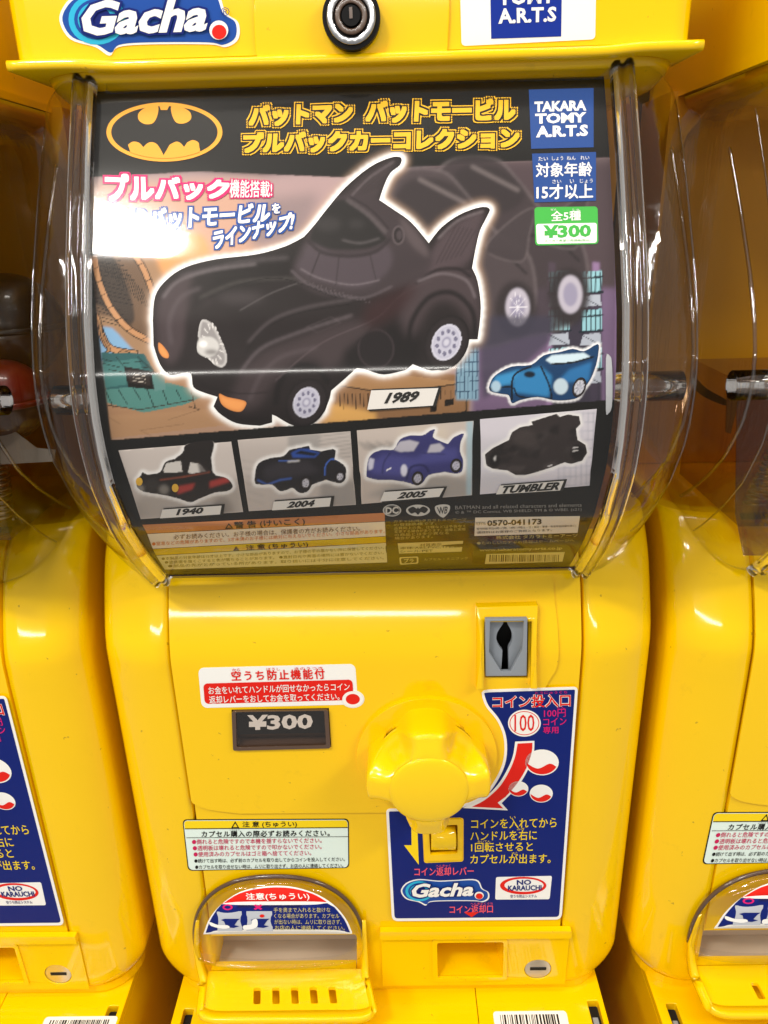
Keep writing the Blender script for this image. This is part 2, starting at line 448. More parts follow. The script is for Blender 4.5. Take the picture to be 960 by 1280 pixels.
# ================================================================== the capsule machine in the middle
MC = empty('capsule_machine', (XM, 0, -.328))
tag(MC, 'yellow capsule toy machine in the middle, with the black picture card in its clear case', 'capsule machine', 'capsule machines standing in the upper row')

ret = XZ([(546, 1175), (629, 1174), (628, 1218), (547, 1219)])
lev = XZ([(529, 1026), (578, 1024), (578, 1075), (531, 1077)])
slot_hole = XZ([(605, 773), (660, 772), (659, 845), (606, 845)])
price = XZ([(289, 888), (411, 886), (414, 935), (291, 938)], BODY, .0020)
fx_a, fx_b = [plane(0).px([(x, 1200)])[0][0] for x in (264, 445)]; fz_b = plane(-.002).px([(350, 1210)])[0][2]
chute = XZ(rrect([(262, 1170), (446, 1168), (446, 1214), (262, 1216)], 4))
lockp = XZ([(672, 1210)])[0]
zb = -.3215
front = rrect([(XM - .1068, -.022), (XM + .1060, -.022), (XM + .1060, zb), (XM - .1068, zb)], 0)
holes = [rrect(ret, .0012), rrect(lev, .001), slot_hole, rrect(price, .001), chute, ell(lockp[0], lockp[1], .0083, .0083, 28)]
wslab('front_shell', front, YEL, MC, BODY, -.004, 0, holes=holes, grid=.0042, bevel=.0006, segs=2)
def side_shell(sg):
    rings = []
    zs = list(zb + .024 * (1 - np.cos(np.linspace(0, PI / 2, 9)))) + [-.28, -.22, -.16, -.12] + list(np.linspace(-.10, -.018, 28))
    for z in zs:
        t = max(0, (zb + .024 - z) / .024); k = 1 - math.sqrt(max(0, 1 - t * t))
        w = .1455 - .022 * k; yf = float(Yb(z)) + (.0035 * max(0, 1 - (z - zb) / .004) ** 2)
        lead = .0012 * math.exp(-((z + .078) / .02) ** 2)
        pts = [(.1072, yf), (.110, yf - lead * .3)]
        rx, ry = w - .1115, .017
        for a in np.linspace(0, PI / 2, 12): pts.append((.1115 + rx * math.sin(a), yf - lead * math.cos(a) + ry * (1 - math.cos(a))))
        pts += [(w, yf + .05), (w, .17), (.1072, .17)]
        rings.append(np.array([(XM + sg * x, y, z) for x, y in pts]))
    loft('side_shell', rings, YEL, MC)
side_shell(-1); side_shell(1)
# foot under the body
def outl(w, yf, r, yb=.17, n=8):
    pts = []
    for a in np.linspace(0, PI / 2, n): pts.append((w - r + r * math.sin(a), yf + r * (1 - math.cos(a))))
    pts = [(XM - x, y) for x, y in pts[::-1]] + [(XM + x, y) for x, y in pts]
    return pts + [(XM + w, yb), (XM - w, yb)]
prism('foot', outl(.1375, .0030, .024), -.3278, zb - .0003, YEL, MC)
prism('deck', outl(.141, .045, .02), -.022, -.018, YEL, MC)
box('back_wall', (XM - .137, .120, -.0175), (XM + .137, .170, .1895), mat('shaded_yellow_plastic', (.62, .29, .0), .35, noise=.15, scale=6), MC)  # yellow wall darkened to amber, the case's inner shade put into its colour
# raised panel carrying the price window and the knob
pan = smooth_poly([(203, 716), (203, 760), (202, 795), (208, 850), (213, 905), (218, 955), (230, 990), (254, 1008), (300, 1015)], 5, closed=False) + [(590, 1013)] + \
    smooth_poly([(640, 950), (680, 860), (696, 830), (697, 790), (692, 740), (691, 712)], 5, closed=False)
pan = [(max(a, XM - .1062), b) for a, b in XZ(pan)]; pan = [p for i, p in enumerate(pan) if i == 0 or abs(p[0] - pan[i - 1][0]) + abs(p[1] - pan[i - 1][1]) > 1e-5]
wslab('raised_panel', pan, YEL, MC, BODY, .0, .0013, holes=[price, [tuple(p) for p in slot_hole]], grid=.0042, bevel=.0011, segs=3)
H = .0013
# price window
wf = wslab('price_window', rrect([(price[0][0] - .0002, price[0][1]), price[1], price[2], price[3]], .001), SMK, MC, BODY, -.010, -.006)
q = [(price[0][0] + .0003, price[0][1] - .0003), (price[1][0] - .0003, price[1][1] - .0003), (price[2][0] - .0003, price[2][1] + .0003), (price[3][0] + .0003, price[3][1] + .0003)]
qi = [(q[0][0] + .0022, q[0][1] - .0004), (q[1][0] - .0022, q[1][1] - .0004), (q[2][0] - .0022, q[2][1] + .0022), (q[3][0] + .0022, q[3][1] + .0022)]
wslab('frame', rrect(q, .0012), SMK, wf, BODY, -.005, .0028, holes=[rrect(qi, .001)], bevel=.0006)
sheet('price_card', [(292, 886), (412, 885), (411, 916), (292, 918)], BLK, wf, BODY, .0010)
text('lettering', '¥300', [(309, 894), (391, 892), (391, 911), (309, 913)], WHT, wf, BODY, .0012, bold=.035)
wslab('pane', rrect(qi, .001), PANE, wf, BODY, .0016, .0021)
tube('card_slot', [xz(BODY, [(qi[0][0] + .001, -.1262)], -.002)[0], xz(BODY, [(qi[1][0] - .001, -.1262)], -.002)[0]], .0009, SMK, wf, n=8)
# knob
kc = (.0195, -.1412)
kr = cyl('knob_ring', kc, 0, .0378, 0, -.0042, YEL, MC, n=72, bevel=.0016)
NR, NT = 26, 96
V = [(kc[0], -.0302, kc[1])]; Fc = []
for i in range(1, NR + 1):
    for k in range(NT):
        th = 2 * PI * k / NT; l = min(max((.5 + .5 * math.cos(4 * th) - .04) / .84, 0), 1); l = l * l * (3 - 2 * l)
        low = .5 - .5 * math.sin(th)                                   # the lower lobes are a little broader
        R = .0278 + .0044 * l
        if i <= 18:
            rho = i / 18 * .93
        else: rho = .93 + .07 * math.sin((i - 18) / 6 * PI / 2) if i <= 24 else 1.0
        def ss(a, b, x): x = min(max((x - a) / (b - a), 0), 1); return x * x * (3 - 2 * x)
        dome = .0292 + .0010 * (1 - min(rho / .66, 1) ** 2)
        edge = .0125 + .0142 * l
        h = dome + (edge - dome) * ss(.62, 1.0, rho) * (1 if rho < 1 else 1)
        if i > 18:
            t = (i - 18) / 6 if i <= 24 else 1
            h -= .0055 * (1 - math.sqrt(max(0, 1 - min(t, 1) ** 2)))
            if i == 25: h = .008
            if i == 26: h = .0030
        r = rho * R
        V.append((kc[0] + r * math.cos(th), -h, kc[1] + r * math.sin(th)))
for k in range(NT): Fc.append((0, 1 + k, 1 + (k + 1) % NT))
for i in range(NR - 1):
    for k in range(NT):
        a = 1 + i * NT + k; b = 1 + i * NT + (k + 1) % NT; Fc.append((a, a + NT, b + NT, b))
knob = obj('knob', V, Fc, YEK, MC, smooth=True)
rings = []
for r_, h_ in ((.0206, .0286), (.0202, .0294), (.0190, .0299), (.0170, .0303), (.013, .0308), (.006, .0312), (.0005, .0313)):
    rings.append(np.array([(kc[0] + r_ * math.cos(a), -h_, kc[1] + r_ * math.sin(a)) for a in np.arange(64) * 2 * PI / 64]))
loft('knob_cap', rings, YEK, knob)
# coin slot
hood = XZ([(594, 752), (670, 750), (669, 853), (594, 854)])
sf = XZ([(605.5, 773), (660, 772), (659, 845), (606, 845)])
notch = XZ([(603.5, 770), (662, 769), (660.5, 860), (604.5, 860)])
hd = wslab('coin_slot_hood', [hood[0], hood[1], XZ([(669, 853)])[0], XZ([(661, 853)])[0], XZ([(662, 770)])[0], XZ([(604, 771)])[0], XZ([(603, 854)])[0], hood[3]], YEL, MC, BODY, 0, .0058, grid=.004, bevel=.0009)
slotp = [(606.5, 774), (659.5, 773.5), (658.5, 845), (607, 845.5)]
pent = [(613, 777), (655, 776.5), (653, 812), (638, 840), (627, 840), (611.5, 815)]
SL = Surf(lambda x, z: np.full_like(z, 0.0))
ci = slab('coin_slot', slotp, GRY, MC, SL, .0004, .0030, holes=[pent], bevel=.0004)
key = smooth_poly([(629.5, 776), (628.5, 780), (622, 790), (620.5, 799), (624, 808), (628, 813)], 4, closed=False) + [(626.5, 840), (636, 840), (635.5, 813)] + smooth_poly([(636, 810), (640, 801), (639.5, 790), (634.5, 780), (633.5, 776)], 4, closed=False)
slab('funnel', [(611, 775), (657, 775), (657, 842), (610, 842)], GRY, ci, SL, -.004, -.0012, holes=[key], bevel=.0003)
slab('slot_throat', [(611, 775), (657, 775), (657, 842), (610, 842)], DRK, ci, SL, -.016, -.014)
# cutaways behind the front
def cup(name, quad, depth, m, parent=MC, taper=.0):
    q = np.array(quad); c = q.mean(0); q1 = c + (q - c) * 1.0; q2 = c + (q - c) * (1 - taper)
    r0 = xz(BODY, q1, -.0035); r1 = xz(BODY, q2, -.0035 - depth); r2 = xz(BODY, c + (q - c) * .02, -.0035 - depth)
    return loft(name, [r0, r1, r2], m, parent, caps=False, smooth=False)
cup('coin_return_cup', ret, .024, YEL, taper=.12)
cup('lever_recess', lev, .009, YEL)
box('reflection_shelf', (fx_a, -.0030, fz_b - .0012), (fx_b, .0030, fz_b), YEL, MC)  # added yellow shelf, stands in for the yellow reflection low in the flap
cup('capsule_chute', XZ([(262, 1168), (446, 1166), (446, 1216), (262, 1218)]), .020, mat('chute_plastic', 'cdbda6', .5))
# coin return door and its ledge
door = XZ([(476, 1168), (712, 1168), (706, 1228.5), (478, 1231)])
wslab('coin_return_door', door, YEL, MC, BODY, .0002, .0011, holes=[rrect(ret, .0014), ell(lockp[0], lockp[1], .0083, .0083, 28)], bevel=.0004)
led = XZ([(475, 1158), (713, 1157), (712.5, 1166), (475, 1168)])
wslab('ledge', rrect(led, .0005), YEL, MC, BODY, .0002, .0040, bevel=.0008)
rim_ = XZ([(540, 1171), (634, 1170), (633, 1222), (541, 1224)])
wslab('opening_rim', rrect(rim_, .002), YEL, MC, BODY, .0010, .0021, holes=[rrect(ret, .0014)], bevel=.0007)
# coin lock, bottom right
lk = cyl('cam_lock', lockp, 0, .0080, .004, -.0006, STL, MC, bevel=.0006)
box('key_slot', (lockp[0] - .0048, -.00085, lockp[1] - .0009), (lockp[0] + .0052, .001, lockp[1] + .0013), DRK, lk)
cyl('lock_ring', lockp, 0, .0083, .002, .0010, SMK, lk, r_in=.0080)
# coin return lever
lvr = slab('return_lever', rrect([(529, 1026), (578, 1024), (578, 1075), (531, 1077)], 3), YEL, MC, BODY, .0006, .0030,
           holes=[rrect([(536, 1033), (572, 1031), (572, 1067), (538, 1069)], 2)], bevel=.0009)
lc = XZ([(554, 1048)])[0]
rings = []
for a in np.linspace(-PI * .5, PI * .5, 14):
    rings.append(np.array([(lc[0] - .0072, -.0065 * math.cos(a) + .002, lc[1] + .0078 * math.sin(a)), (lc[0] - .0068, -.0072 * math.cos(a) + .002, lc[1] + .0080 * math.sin(a)),
                           (lc[0] + .0068, -.0072 * math.cos(a) + .002, lc[1] + .0080 * math.sin(a)), (lc[0] + .0072, -.0065 * math.cos(a) + .002, lc[1] + .0078 * math.sin(a))]))
loft('roller', rings, YEK, lvr)

# ---- lid
ld = prism('lid', [(x - .002, y) for x, y in outl(.1312, LIDY, .009)], .1902, .275, YEL, MC, bevel=.0015)
def lip_z(x):
    u = abs(x - XM); return -.0009 * (1 / (1 + math.exp((u - .1015) / .003)))
lipo = outl(.1345, -.0125, .005, n=5)
n = 60; xs = np.linspace(-.1335, .1315, n); pr = []
for x in xs: pr.append((XM + x, x))
rings = []
for x in xs:
    z = .1868 + lip_z(XM + x); yf = -.0060 + .0012 * (1 / (1 + math.exp((abs(x) - .1015) / .003)))
    rings.append(np.array([(XM + x, yf + .0008, z), (XM + x, yf, z + .0010), (XM + x, yf, z + .0028), (XM + x, yf + .0008, z + .0036), (XM + x, .17, z + .0036), (XM + x, .17, z)]))
loft('lip', rings, YEL, ld)
rr = []
for z, w, yf in ((.1866, .1300, .0000), (.183, .1290, .0035), (.179, .1255, .0090), (.176, .119, .0160), (.1745, .112, .024)):
    rr.append(np.array([(x, y, z) for x, y in outl(w, yf, .030)]))
loft('skirt', rr, YEL, ld)
lp = [(318, -40), (317, 20), (319, 62), (322, 74), (330, 78), (548, 72), (556, 69), (560, 60), (562, 20), (563, -40)]
slab('front_plate', lp, YEL, ld, LID, .0002, .0012, bevel=.0008)
lkc = (440, 26)
c0 = LID.px([lkc])[0]; c0 = (c0[0], c0[2])
lo_ = cyl('lid_lock', c0, 0, .0108, -.003, -.0072, BLK, MC, bevel=.0008)
cyl('bezel', c0, 0, .0092, -.0068, -.0084, CHR, lo_, r_in=.0066, bevel=.0006)
cyl('barrel', c0, 0, .0060, -.0066, -.0090, SMK, lo_, r_in=.0040, bevel=.0004)
cyl('plug', c0, 0, .0034, -.0066, -.0094, BLK, lo_, bevel=.0004)
box('keyway', (c0[0] - .0006, -.0097, c0[1] - .001), (c0[0] + .0006, -.009, c0[1] + .0026), SMK, lo_)

# ---- clear case
def prof(n=64):
    z = np.linspace(-.0400, .1855, n); return np.stack([Yc(z), z], 1)
cz0, cy_back = .074, .115
fr = prof(60)
loopp = np.vstack([fr, [(.012, .1885), (.03, .1890), (.07, .189), (cy_back, .189), (cy_back, -.018), (.06, -.020), (.045, -.030), (.036, -.039), (.028, -.0425)]])
# front sheet between the two rims
def strip(name, xa, xb, off, material, parent, z0=-.0400, z1=.1855, thick=0):
    z = np.linspace(z0, z1, 90); rings = []
    for zz in z:
        y = float(Yc(zz)) - off
        if thick: rings.append(np.array([(xa, y, zz), (xb, y, zz), (xb, y + thick, zz), (xa, y + thick, zz)]))
        else: rings.append(np.array([(xa, y, zz), (xb, y, zz)]))
    return loft(name, rings, material, parent, close=bool(thick), caps=bool(thick))
HW = .1042
HL = .0082 * .5 + HW
case = strip('clear_case', XM - HL, XM + HW, 0, CASE, MC)
for sg in (-1, 1):
    rings = []
    for ph in np.linspace(0, PI / 2, 14):
        h0_ = HL if sg < 0 else HW; hw = h0_ + (.1370 - h0_) * math.sin(ph); d = .030 * (1 - math.cos(ph))
        zc = cz0; k = (.1135 - d) / .1135
        R = []
        for (y, z) in loopp:
            zn = zc + (z - zc) * k
            yn = min(y + d * (1 if y < .05 else max(0, (cy_back - y) / (cy_back - .05))), cy_back)
            R.append((XM + sg * hw, yn, zn))
        rings.append(np.array(R))
    o = loft('case_end', rings, SIDE, case, caps=False)
    o = loft('case_end_wall', [rings[-1], rings[-1] * [1, 1, 1] + [sg * .0004, 0, 0]], SIDE, case, caps=True) if False else None
    for q_ in (9, 13):
        path = [tuple(v) for v in rings[q_]][:60] + [tuple(v) for v in rings[q_]][-1:-5:-1][:0]
        tube('edge_bead', path, .0009 if q_ == 13 else .0005, EDGE, case, n=6)
    P = rings[-1]; obj('case_side_wall', P, [tuple(range(len(P)))], SIDE, case)
# rims: twin ridges swept along both sides of the front
def rim(sg):
    cs = [(-.0052, -.0008), (-.0050, .0020), (-.0040, .0034), (-.0022, .0034), (-.0012, .0018), (-.0002, .0018), (.0006, .0036), (.0020, .0040), (.0034, .0028), (.0044, .0010), (.0046, -.0008)]
    z = np.linspace(-.0375, .1850, 110); rings = []
    for zz in z:
        y = float(Yc(zz)); dy = (float(Yc(zz + .001)) - float(Yc(zz - .001))) / .002; L = math.hypot(1, dy); ny, nz = -1 / L, dy / L
        rings.append(np.array([(XM + sg * ((HL if sg < 0 else HW) + c[0]), y + ny * c[1], zz + nz * c[1]) for c in cs]))
    return loft('case_rim', rings, RIM, case)
rim(-1); rim(1)
strip('top_rail', XM - HW + .005, XM + HW - .005, .0005, SIDE, case, z0=.1795, z1=.1850, thick=.004)
strip('bottom_rail', XM - HW + .002, XM + HW - .002, .0006, SMK, case, z0=-.0350, z1=-.0325, thick=.003)
# tubular hinge on both ends
for sg in (-1, 1):
    xa, xb = XM + sg * .1065, XM + sg * .1385
    rings = []
    yc_, zc_ = -.004, .0585
    for x, r in ((xa, .0066), (xb, .0066), (xb, .0048), (xa, .0048), (xa, .0066)):
        rings.append(np.array([(x, yc_ + r * math.cos(a), zc_ + r * math.sin(a)) for a in np.arange(24) * 2 * PI / 24]))
    loft('hinge_tube', rings, RIM, case, caps=False)
wslab('catch_tab', smooth_poly(XZ([(762, 445), (764, 452), (765, 480), (764, 508), (760, 516), (757, 512), (757, 448)], CARD), 3), GR2, case, CARD, .0002, .0008)
# inner bin behind the card
bb = box('capsule_bin', (XM - .118, .012, -.016), (XM + .118, .095, .052), BIN, MC)
box('bin_edge', (XM - .1195, .010, .0522), (XM + .1195, .0125, .0545), SIDE, bb)
def coil(cx, cy_, z0, z1, r, turns, parent, lean=0.0):
    pts = []
    for i in range(turns * 12 + 1):
        t = i / (turns * 12); a = 2 * PI * turns * t
        pts.append((cx + lean * t + r * math.cos(a), cy_ + r * math.sin(a), z0 + (z1 - z0) * t))
    return tube('coil_spring', pts, .0007, STL, parent, n=5)
for cx, lean in ((-.103, .012), (.090, -.008), (.106, .004)): coil(XM + cx, .030, -.012, .030, .0055, 14, MC, lean)

# ---- capsule flap and tray
fl0 = XZ(smooth_poly([(247, 1205), (245, 1180), (252, 1150), (275, 1122), (305, 1105), (345, 1098), (390, 1103), (425, 1122), (447, 1152), (455, 1185), (454, 1205)], 5, closed=False), plane(-.004))
A = np.array(fl0); zb_ = plane(-.0150).px([(345, 1206)])[0][2]
ax0, ax1, az1 = A[:, 0].min(), A[:, 0].max(), A[:, 1].max(); pe = 2 / 2.35
A = np.array([((ax0 + ax1) / 2 - (ax1 - ax0) / 2 * math.copysign(abs(math.cos(t)) ** pe, math.cos(t)), zb_ + (az1 - zb_) * max(math.sin(t), 0) ** pe) for t in np.linspace(0, PI, 61)]); fx0, fx1 = A[:, 0].min(), A[:, 0].max(); fzt, fzb = A[:, 1].max(), A[:, 1].min()
fcx = (fx0 + fx1) / 2; fhw = (fx1 - fx0) / 2
def Yfl(x, z):
    u = np.clip(np.abs(x - fcx) / fhw, 0, 1); v = np.clip((z - fzb) / (fzt - fzb), 0, 1)
    r = np.clip(u ** 2.35 + v ** 2.35, 0, 1)
    return -.0035 - .0120 * (1 - r) ** .34
FLAP = Surf(Yfl)
n = 28; rings = []
# rays from the middle of the bottom edge out to the arch
cpt = np.array([fcx, fzb]); rings = []
for k in np.linspace(1, 0, 30):
    rho = k ** .6 if False else math.sin(k * PI / 2)
    R = cpt + (A - cpt) * rho
    R = xz(FLAP, R); rings.append(R)
flap = loft('capsule_flap', rings, CLR, MC, close=False, caps=False)
# thick edge of the flap along its arch and rolled lower edge
tube('arch_edge', [tuple(p) for p in xz(FLAP, A, -.0010)], .0013, SMK, flap, n=8)
Bx = np.linspace(fx0, fx1, 40); bot = xz(FLAP, np.stack([Bx, np.full(40, fzb)], 1))
low = [bot + [0, k * .4, -k] for k in (0, .0015, .003)]
rings = []
for a in np.linspace(0, PI, 7):
    rings.append(bot + np.array([0, .0045 * (1 - math.cos(a)) * .5 + .0, -.0052 * math.sin(a)]) * np.where(np.abs((bot[:, :1] - fcx) / fhw) > .97, .3, 1))
loft('rolled_edge', rings, CLR, flap, close=False, caps=False)
# tray: floor plate sloping outward with slots, wrapped by a raised rim
tq = np.array([(258, 1214), (452, 1211), (465, 1272), (252, 1274)], float)
tb = plane(-.004).px(tq[:2]); tf = plane(-.031).px(tq[2:])
def traypt(u, v):
    return (1 - v) * ((1 - u) * tb[0] + u * tb[1]) + v * ((1 - u) * tf[1] + u * tf[0])
out = rrect([(0, 0), (1, 0), (1, 1), (0, 1)], [0, 0, .16, .16])
sl = []
for k in range(5):
    u = .305 + k * .116; sl.append(rrect([(u, .36), (u + .044, .36), (u + .042, .70), (u - .002, .70)], .02))
P, Fc, _ = tri(out, sl, .12)
V1 = np.array([traypt(a, b) for a, b in P]); V1[:, 2] += -.0006 * np.sin(P[:, 1] * PI)
V0 = V1 - [0, 0, .0025]
fc = [f if np.cross(V1[f[1]] - V1[f[0]], V1[f[2]] - V1[f[0]])[2] > 0 else f[::-1] for f in Fc]
tray = closed('capsule_tray', V1, V0, fc, YEL, MC, 0)
tray.data.polygons.foreach_set('use_smooth', [False] * len(tray.data.polygons))
# the rim runs down from the flap on both sides and round the front of the tray
pathuv = [traypt(-.015, v) for v in np.linspace(.15, .80, 6)] + [traypt(u, v) for u, v in smooth_poly([(-.015, .86), (.01, .95), (.07, 1.01), (.16, 1.02)], 4, closed=False)] + \
    [traypt(u, 1.02) for u in np.linspace(.22, .78, 10)] + [traypt(u, v) for u, v in smooth_poly([(.84, 1.02), (.93, 1.01), (.99, .95), (1.015, .86)], 4, closed=False)] + [traypt(1.015, v) for v in np.linspace(.80, .15, 6)]
topl = plane(-.0035).px([(247, 1150), (246, 1185)]); topr = plane(-.0035).px([(456, 1185), (455, 1150)])
pathuv = [topl[0], topl[1] + [0, -.001, 0]] + pathuv + [topr[0] + [0, -.001, 0], topr[1]]
PP = np.array(smooth_poly([tuple(p[[0, 2]]) for p in pathuv], 2, closed=False)); PY = np.interp(np.linspace(0, len(pathuv) - 1, len(PP)), range(len(pathuv)), [p[1] for p in pathuv])
rings = []
for i in range(len(PP)):
    p = np.array([PP[i, 0], PY[i], PP[i, 1]]); a = PP[max(i - 1, 0)]; b = PP[min(i + 1, len(PP) - 1)]
    t = np.array([b[0] - a[0], 0, b[1] - a[1]]); t /= np.linalg.norm(t); u = np.array([t[2], 0, -t[0]])
    k_t = min(1, (min(i, len(PP) - 1 - i) + .3) / 5); up = np.array([0, -.0022, .0008]) * k_t; u = u * (.35 + .65 * k_t); 
    rings.append(np.array([p + u * .0026 - up * 2.2, p + u * .0026 + up * .6, p + u * .0016 + up, p - u * .0016 + up, p - u * .0026 + up * .6, p - u * .0026 - up * 2.2]))
loft('tray_rim', rings, YEL, tray)
# small white nib behind the tray

# ================================================================== stickers of the machine
def J(a, b, c, d): return [a, b, c, d]
Q4 = lambda *v: [(v[i], v[i + 1]) for i in range(0, 8, 2)]
L1, L2, L3, L4 = .0001, .0002, .0003, .0004
# --- pink notice above the price window (sits on the raised panel)
h = H
no = rrect(Q4(247, 835, 445, 830, 449, 866, 250, 881), [7, 7, 0, 7])
lobe = [(448, 862)] + ell(440, 873.5, 14, 11.5, 18, -.55, PI * .95) + [(425, 881), (252, 884)]
no = rrect([(247, 835), (445, 830), (448.5, 870), (426, 880), (252, 884)][:4], 0)[:0] + rrect([(247.5, 835), (444, 830), (447.5, 880.5), (252, 885)], [7, 7, 5, 7])
no_s = slab('notice_sticker', no, WHT, MC, BODY, h, h + L2)
slab('sticker_lobe', ell(441, 874, 14.5, 11, 26), WHT, no_s, BODY, h, h + .00022)
sheet('red_field', rrect(Q4(254, 855, 441, 849.5, 442, 861, 255, 880), 3)[:0] + rrect(Q4(254, 854.5, 440.5, 849.5, 442, 875, 256, 880), [5, 5, 9, 5]), RED, no_s, BODY, h + .0003)
sheet('lobe_face', ell(441, 874, 13.2, 10, 26), WHT, no_s, BODY, h + .00040)
sheet('red_dot', ell(441, 874, 8.8, 6.6, 26), RED, no_s, BODY, h + .0005)
text('lettering', '空うち防止機能付', Q4(289, 839, 405, 836, 406, 848.5, 290, 851), RED, no_s, BODY, h + .0004, bold=.022, space=1.25)
for s, x0, x1 in (('から', 290, 300), ('ぼうし', 333, 350), ('きのうつき', 368, 403)):
    text('lettering', s, line(x0, 837.5 - (x0 - 290) * .02, x1, 837.5 - (x1 - 290) * .02, 3.6), RED, no_s, BODY, h + .0004)
text('lettering', 'お金をいれてハンドルが回せなかったらコイン', Q4(260, 858.5, 437, 853.5, 437, 863, 261, 868), WHT, no_s, BODY, h + .0004, bold=.012)
text('lettering', '返却レバーをおしてお金を取ってください。', Q4(261, 870, 424, 866, 424.5, 875, 262, 879.5), WHT, no_s, BODY, h + .0004, bold=.012)

# --- blue coin sticker
DH = .0015
kpt = smooth_poly([(603, 872), (608, 884), (622, 902), (630, 925), (628, 955), (612, 985), (594, 1000), (560, 1011)], 5, closed=False)
blue_out = rrect([(605, 863), (720, 861), (711, 1000), (700, 1147.5), (491, 1149), (485, 1014)], 1)[:0]
def poly_r(pts, rads):
    out = []; n_ = len(pts); P_ = [np.array(p, float) for p in pts]
    for i in range(n_):
        r = rads[i]
        if r <= 0: out.append(tuple(P_[i])); continue
        p, a, b = P_[i], P_[i - 1], P_[(i + 1) % n_]
        u = (a - p) / np.linalg.norm(a - p); v = (b - p) / np.linalg.norm(b - p)
        p0, p2 = p + u * r, p + v * r
        for k in range(6):
            t = k / 5; out.append(tuple((1 - t) ** 2 * p0 + 2 * t * (1 - t) * p + t * t * p2))
    return out
bo = poly_r([(601, 862.5), (722.5, 858.5), (702, 1149.5), (490, 1151.5), (482.5, 1011), (548, 1010)], [0, 6, 8, 8, 6, 0]) + kpt[::-1]
bo = [p for p in bo if not (p == kpt[-1])]
first = poly_r([(612, 862), (722.5, 858.5), (702, 1149.5), (490, 1151.5), (482.5, 1011), (520, 1010.5)], [0, 6, 8, 8, 6, 0])
blue_o = first + [(556, 1011)] + kpt[::-1][1:] + [(602, 866), (605, 863)]
bs = slab('coin_sticker', blue_o, WHT, MC, BODY, DH - .0002, DH, holes=[rrect(Q4(528, 1025, 579, 1023, 579, 1076, 530, 1078), 3)])
sheet('blue_field', offset(blue_o, -3.4), BLU, bs, BODY, DH + L1, holes=[rrect(Q4(528, 1025, 579, 1023, 579, 1076, 530, 1078), 3)])
# pieces of sheet over the lever are cut away with a yellow surround
slab('lever_surround', rrect(Q4(527.5, 1024, 579.5, 1022.5, 579.5, 1077, 530, 1079), 3), YEL, bs, BODY, 0, DH + .0002, holes=[rrect(Q4(534, 1030, 574, 1028.5, 573, 1070.5, 536, 1072), 2)], bevel=.0005)
b2 = DH + L2; b3 = DH + L3; b4 = DH + L4
def outlined(s, quad, ma, mb, parent, surf, h, b=.01, w=.045, **k):
    text('lettering', s, quad, mb, parent, surf, h, bold=w, frame=b, **k)
    text('lettering', s, quad, ma, parent, surf, h + .00008, bold=b, frame=b, **k)
outlined('コイン投入口', Q4(616, 870, 713, 867.5, 713, 883, 616, 885.5), RED, WHT, bs, BODY, b2, b=.02, w=.055)
text('lettering', 'とうにゅうぐち', Q4(669, 864.5, 709, 863.5, 709, 867, 669, 868), PNK, bs, BODY, b3)
slab('coin_badge', ell(655.5, 904, 20.5, 16.8, 40), WHT, bs, BODY, DH, b2)
sheet('badge_ring', ell(655.5, 904, 18.6, 15, 40), RED, bs, BODY, b2 + .00006, holes=[ell(655.5, 904, 17.6, 14.1, 40)])
text('lettering', '100', Q4(643, 893.5, 668, 893, 668, 914, 643, 914.5), RED, bs, BODY, b3, bold=.005)
text('lettering', '100円', Q4(680, 887, 707, 886, 707, 896, 680, 897), PNK, bs, BODY, b3, bold=.01)
text('lettering', 'コイン', Q4(679, 898, 708, 897, 708, 906, 679, 907), PNK, bs, BODY, b3, bold=.01)
text('lettering', '専用', Q4(679, 908.5, 698, 908, 698, 916.5, 679, 917), PNK, bs, BODY, b3, bold=.01)
text('lettering', 'えん', Q4(696, 883.5, 706, 883.3, 706, 886, 696, 886.2), PNK, bs, BODY, b3)
arr = smooth_poly([(644, 927), (641, 945), (634, 962), (622, 981), (604, 998), (578, 1010)], 5, closed=False) + [(635, 1013), (627, 1004)] + smooth_poly([(633, 998), (648, 982), (660, 962), (667, 942), (668, 926)], 5, closed=False)
sheet('arrow_outline', arr, WHT, bs, BODY, b2)
arr2 = smooth_poly([(647, 929.5), (643.5, 947), (636, 965), (624, 984), (606, 1000), (590, 1008.5)], 5, closed=False) + [(629, 1010.5), (622, 1003.5)] + smooth_poly([(632, 996), (646, 980), (658, 960), (664.5, 941), (665.5, 928.5)], 5, closed=False)
sheet('red_arrow', arr2, RED, bs, BODY, b3)
PK2 = mat('coral_print', 'f25a68', .42)
def cap(cx, cy_, r, ry):
    sheet('capsule_symbol', ell(cx, cy_, r, ry, 30), WHT, bs, BODY, b3)
    a = ell(cx, cy_, r * .92, ry * .92, 22, .12 * PI, .98 * PI); 
    b = smooth_poly([a[-1], (cx - r * .25, cy_ + ry * .48), (cx + r * .45, cy_ + ry * .1), a[0]], 5, closed=False)[1:-1]
    sheet('capsule_half', a + b, RED, bs, BODY, b4)
cap(648, 986, 12.5, 9.5); cap(677.5, 953, 21, 16.2); cap(676.5, 992, 14.5, 11.2)
for s, q in (('コインを入れてから', (589, 1024, 696, 1022, 695.5, 1034.5, 589, 1036)), ('ハンドルを右に', (588, 1039, 671, 1037.5, 671, 1050, 588, 1051)),
             ('1回転させると', (589, 1053.5, 666, 1052, 666, 1064, 589, 1065)), ('カプセルが出ます。', (588, 1068, 689, 1067, 688, 1079, 588, 1080))):
    text('lettering', s, Q4(*q), YEP, bs, BODY, b2, bold=.008)
for s, x, y in (('い', 641, 1022), ('みぎ', 651, 1036.5), ('かいてん', 605, 1052), ('だ', 643, 1067)):
    text('lettering', s, line(x - 2 - len(s) * 1.5, y, x + 2 + len(s) * 1.5, y - .3, 3), YEP, bs, BODY, b2)
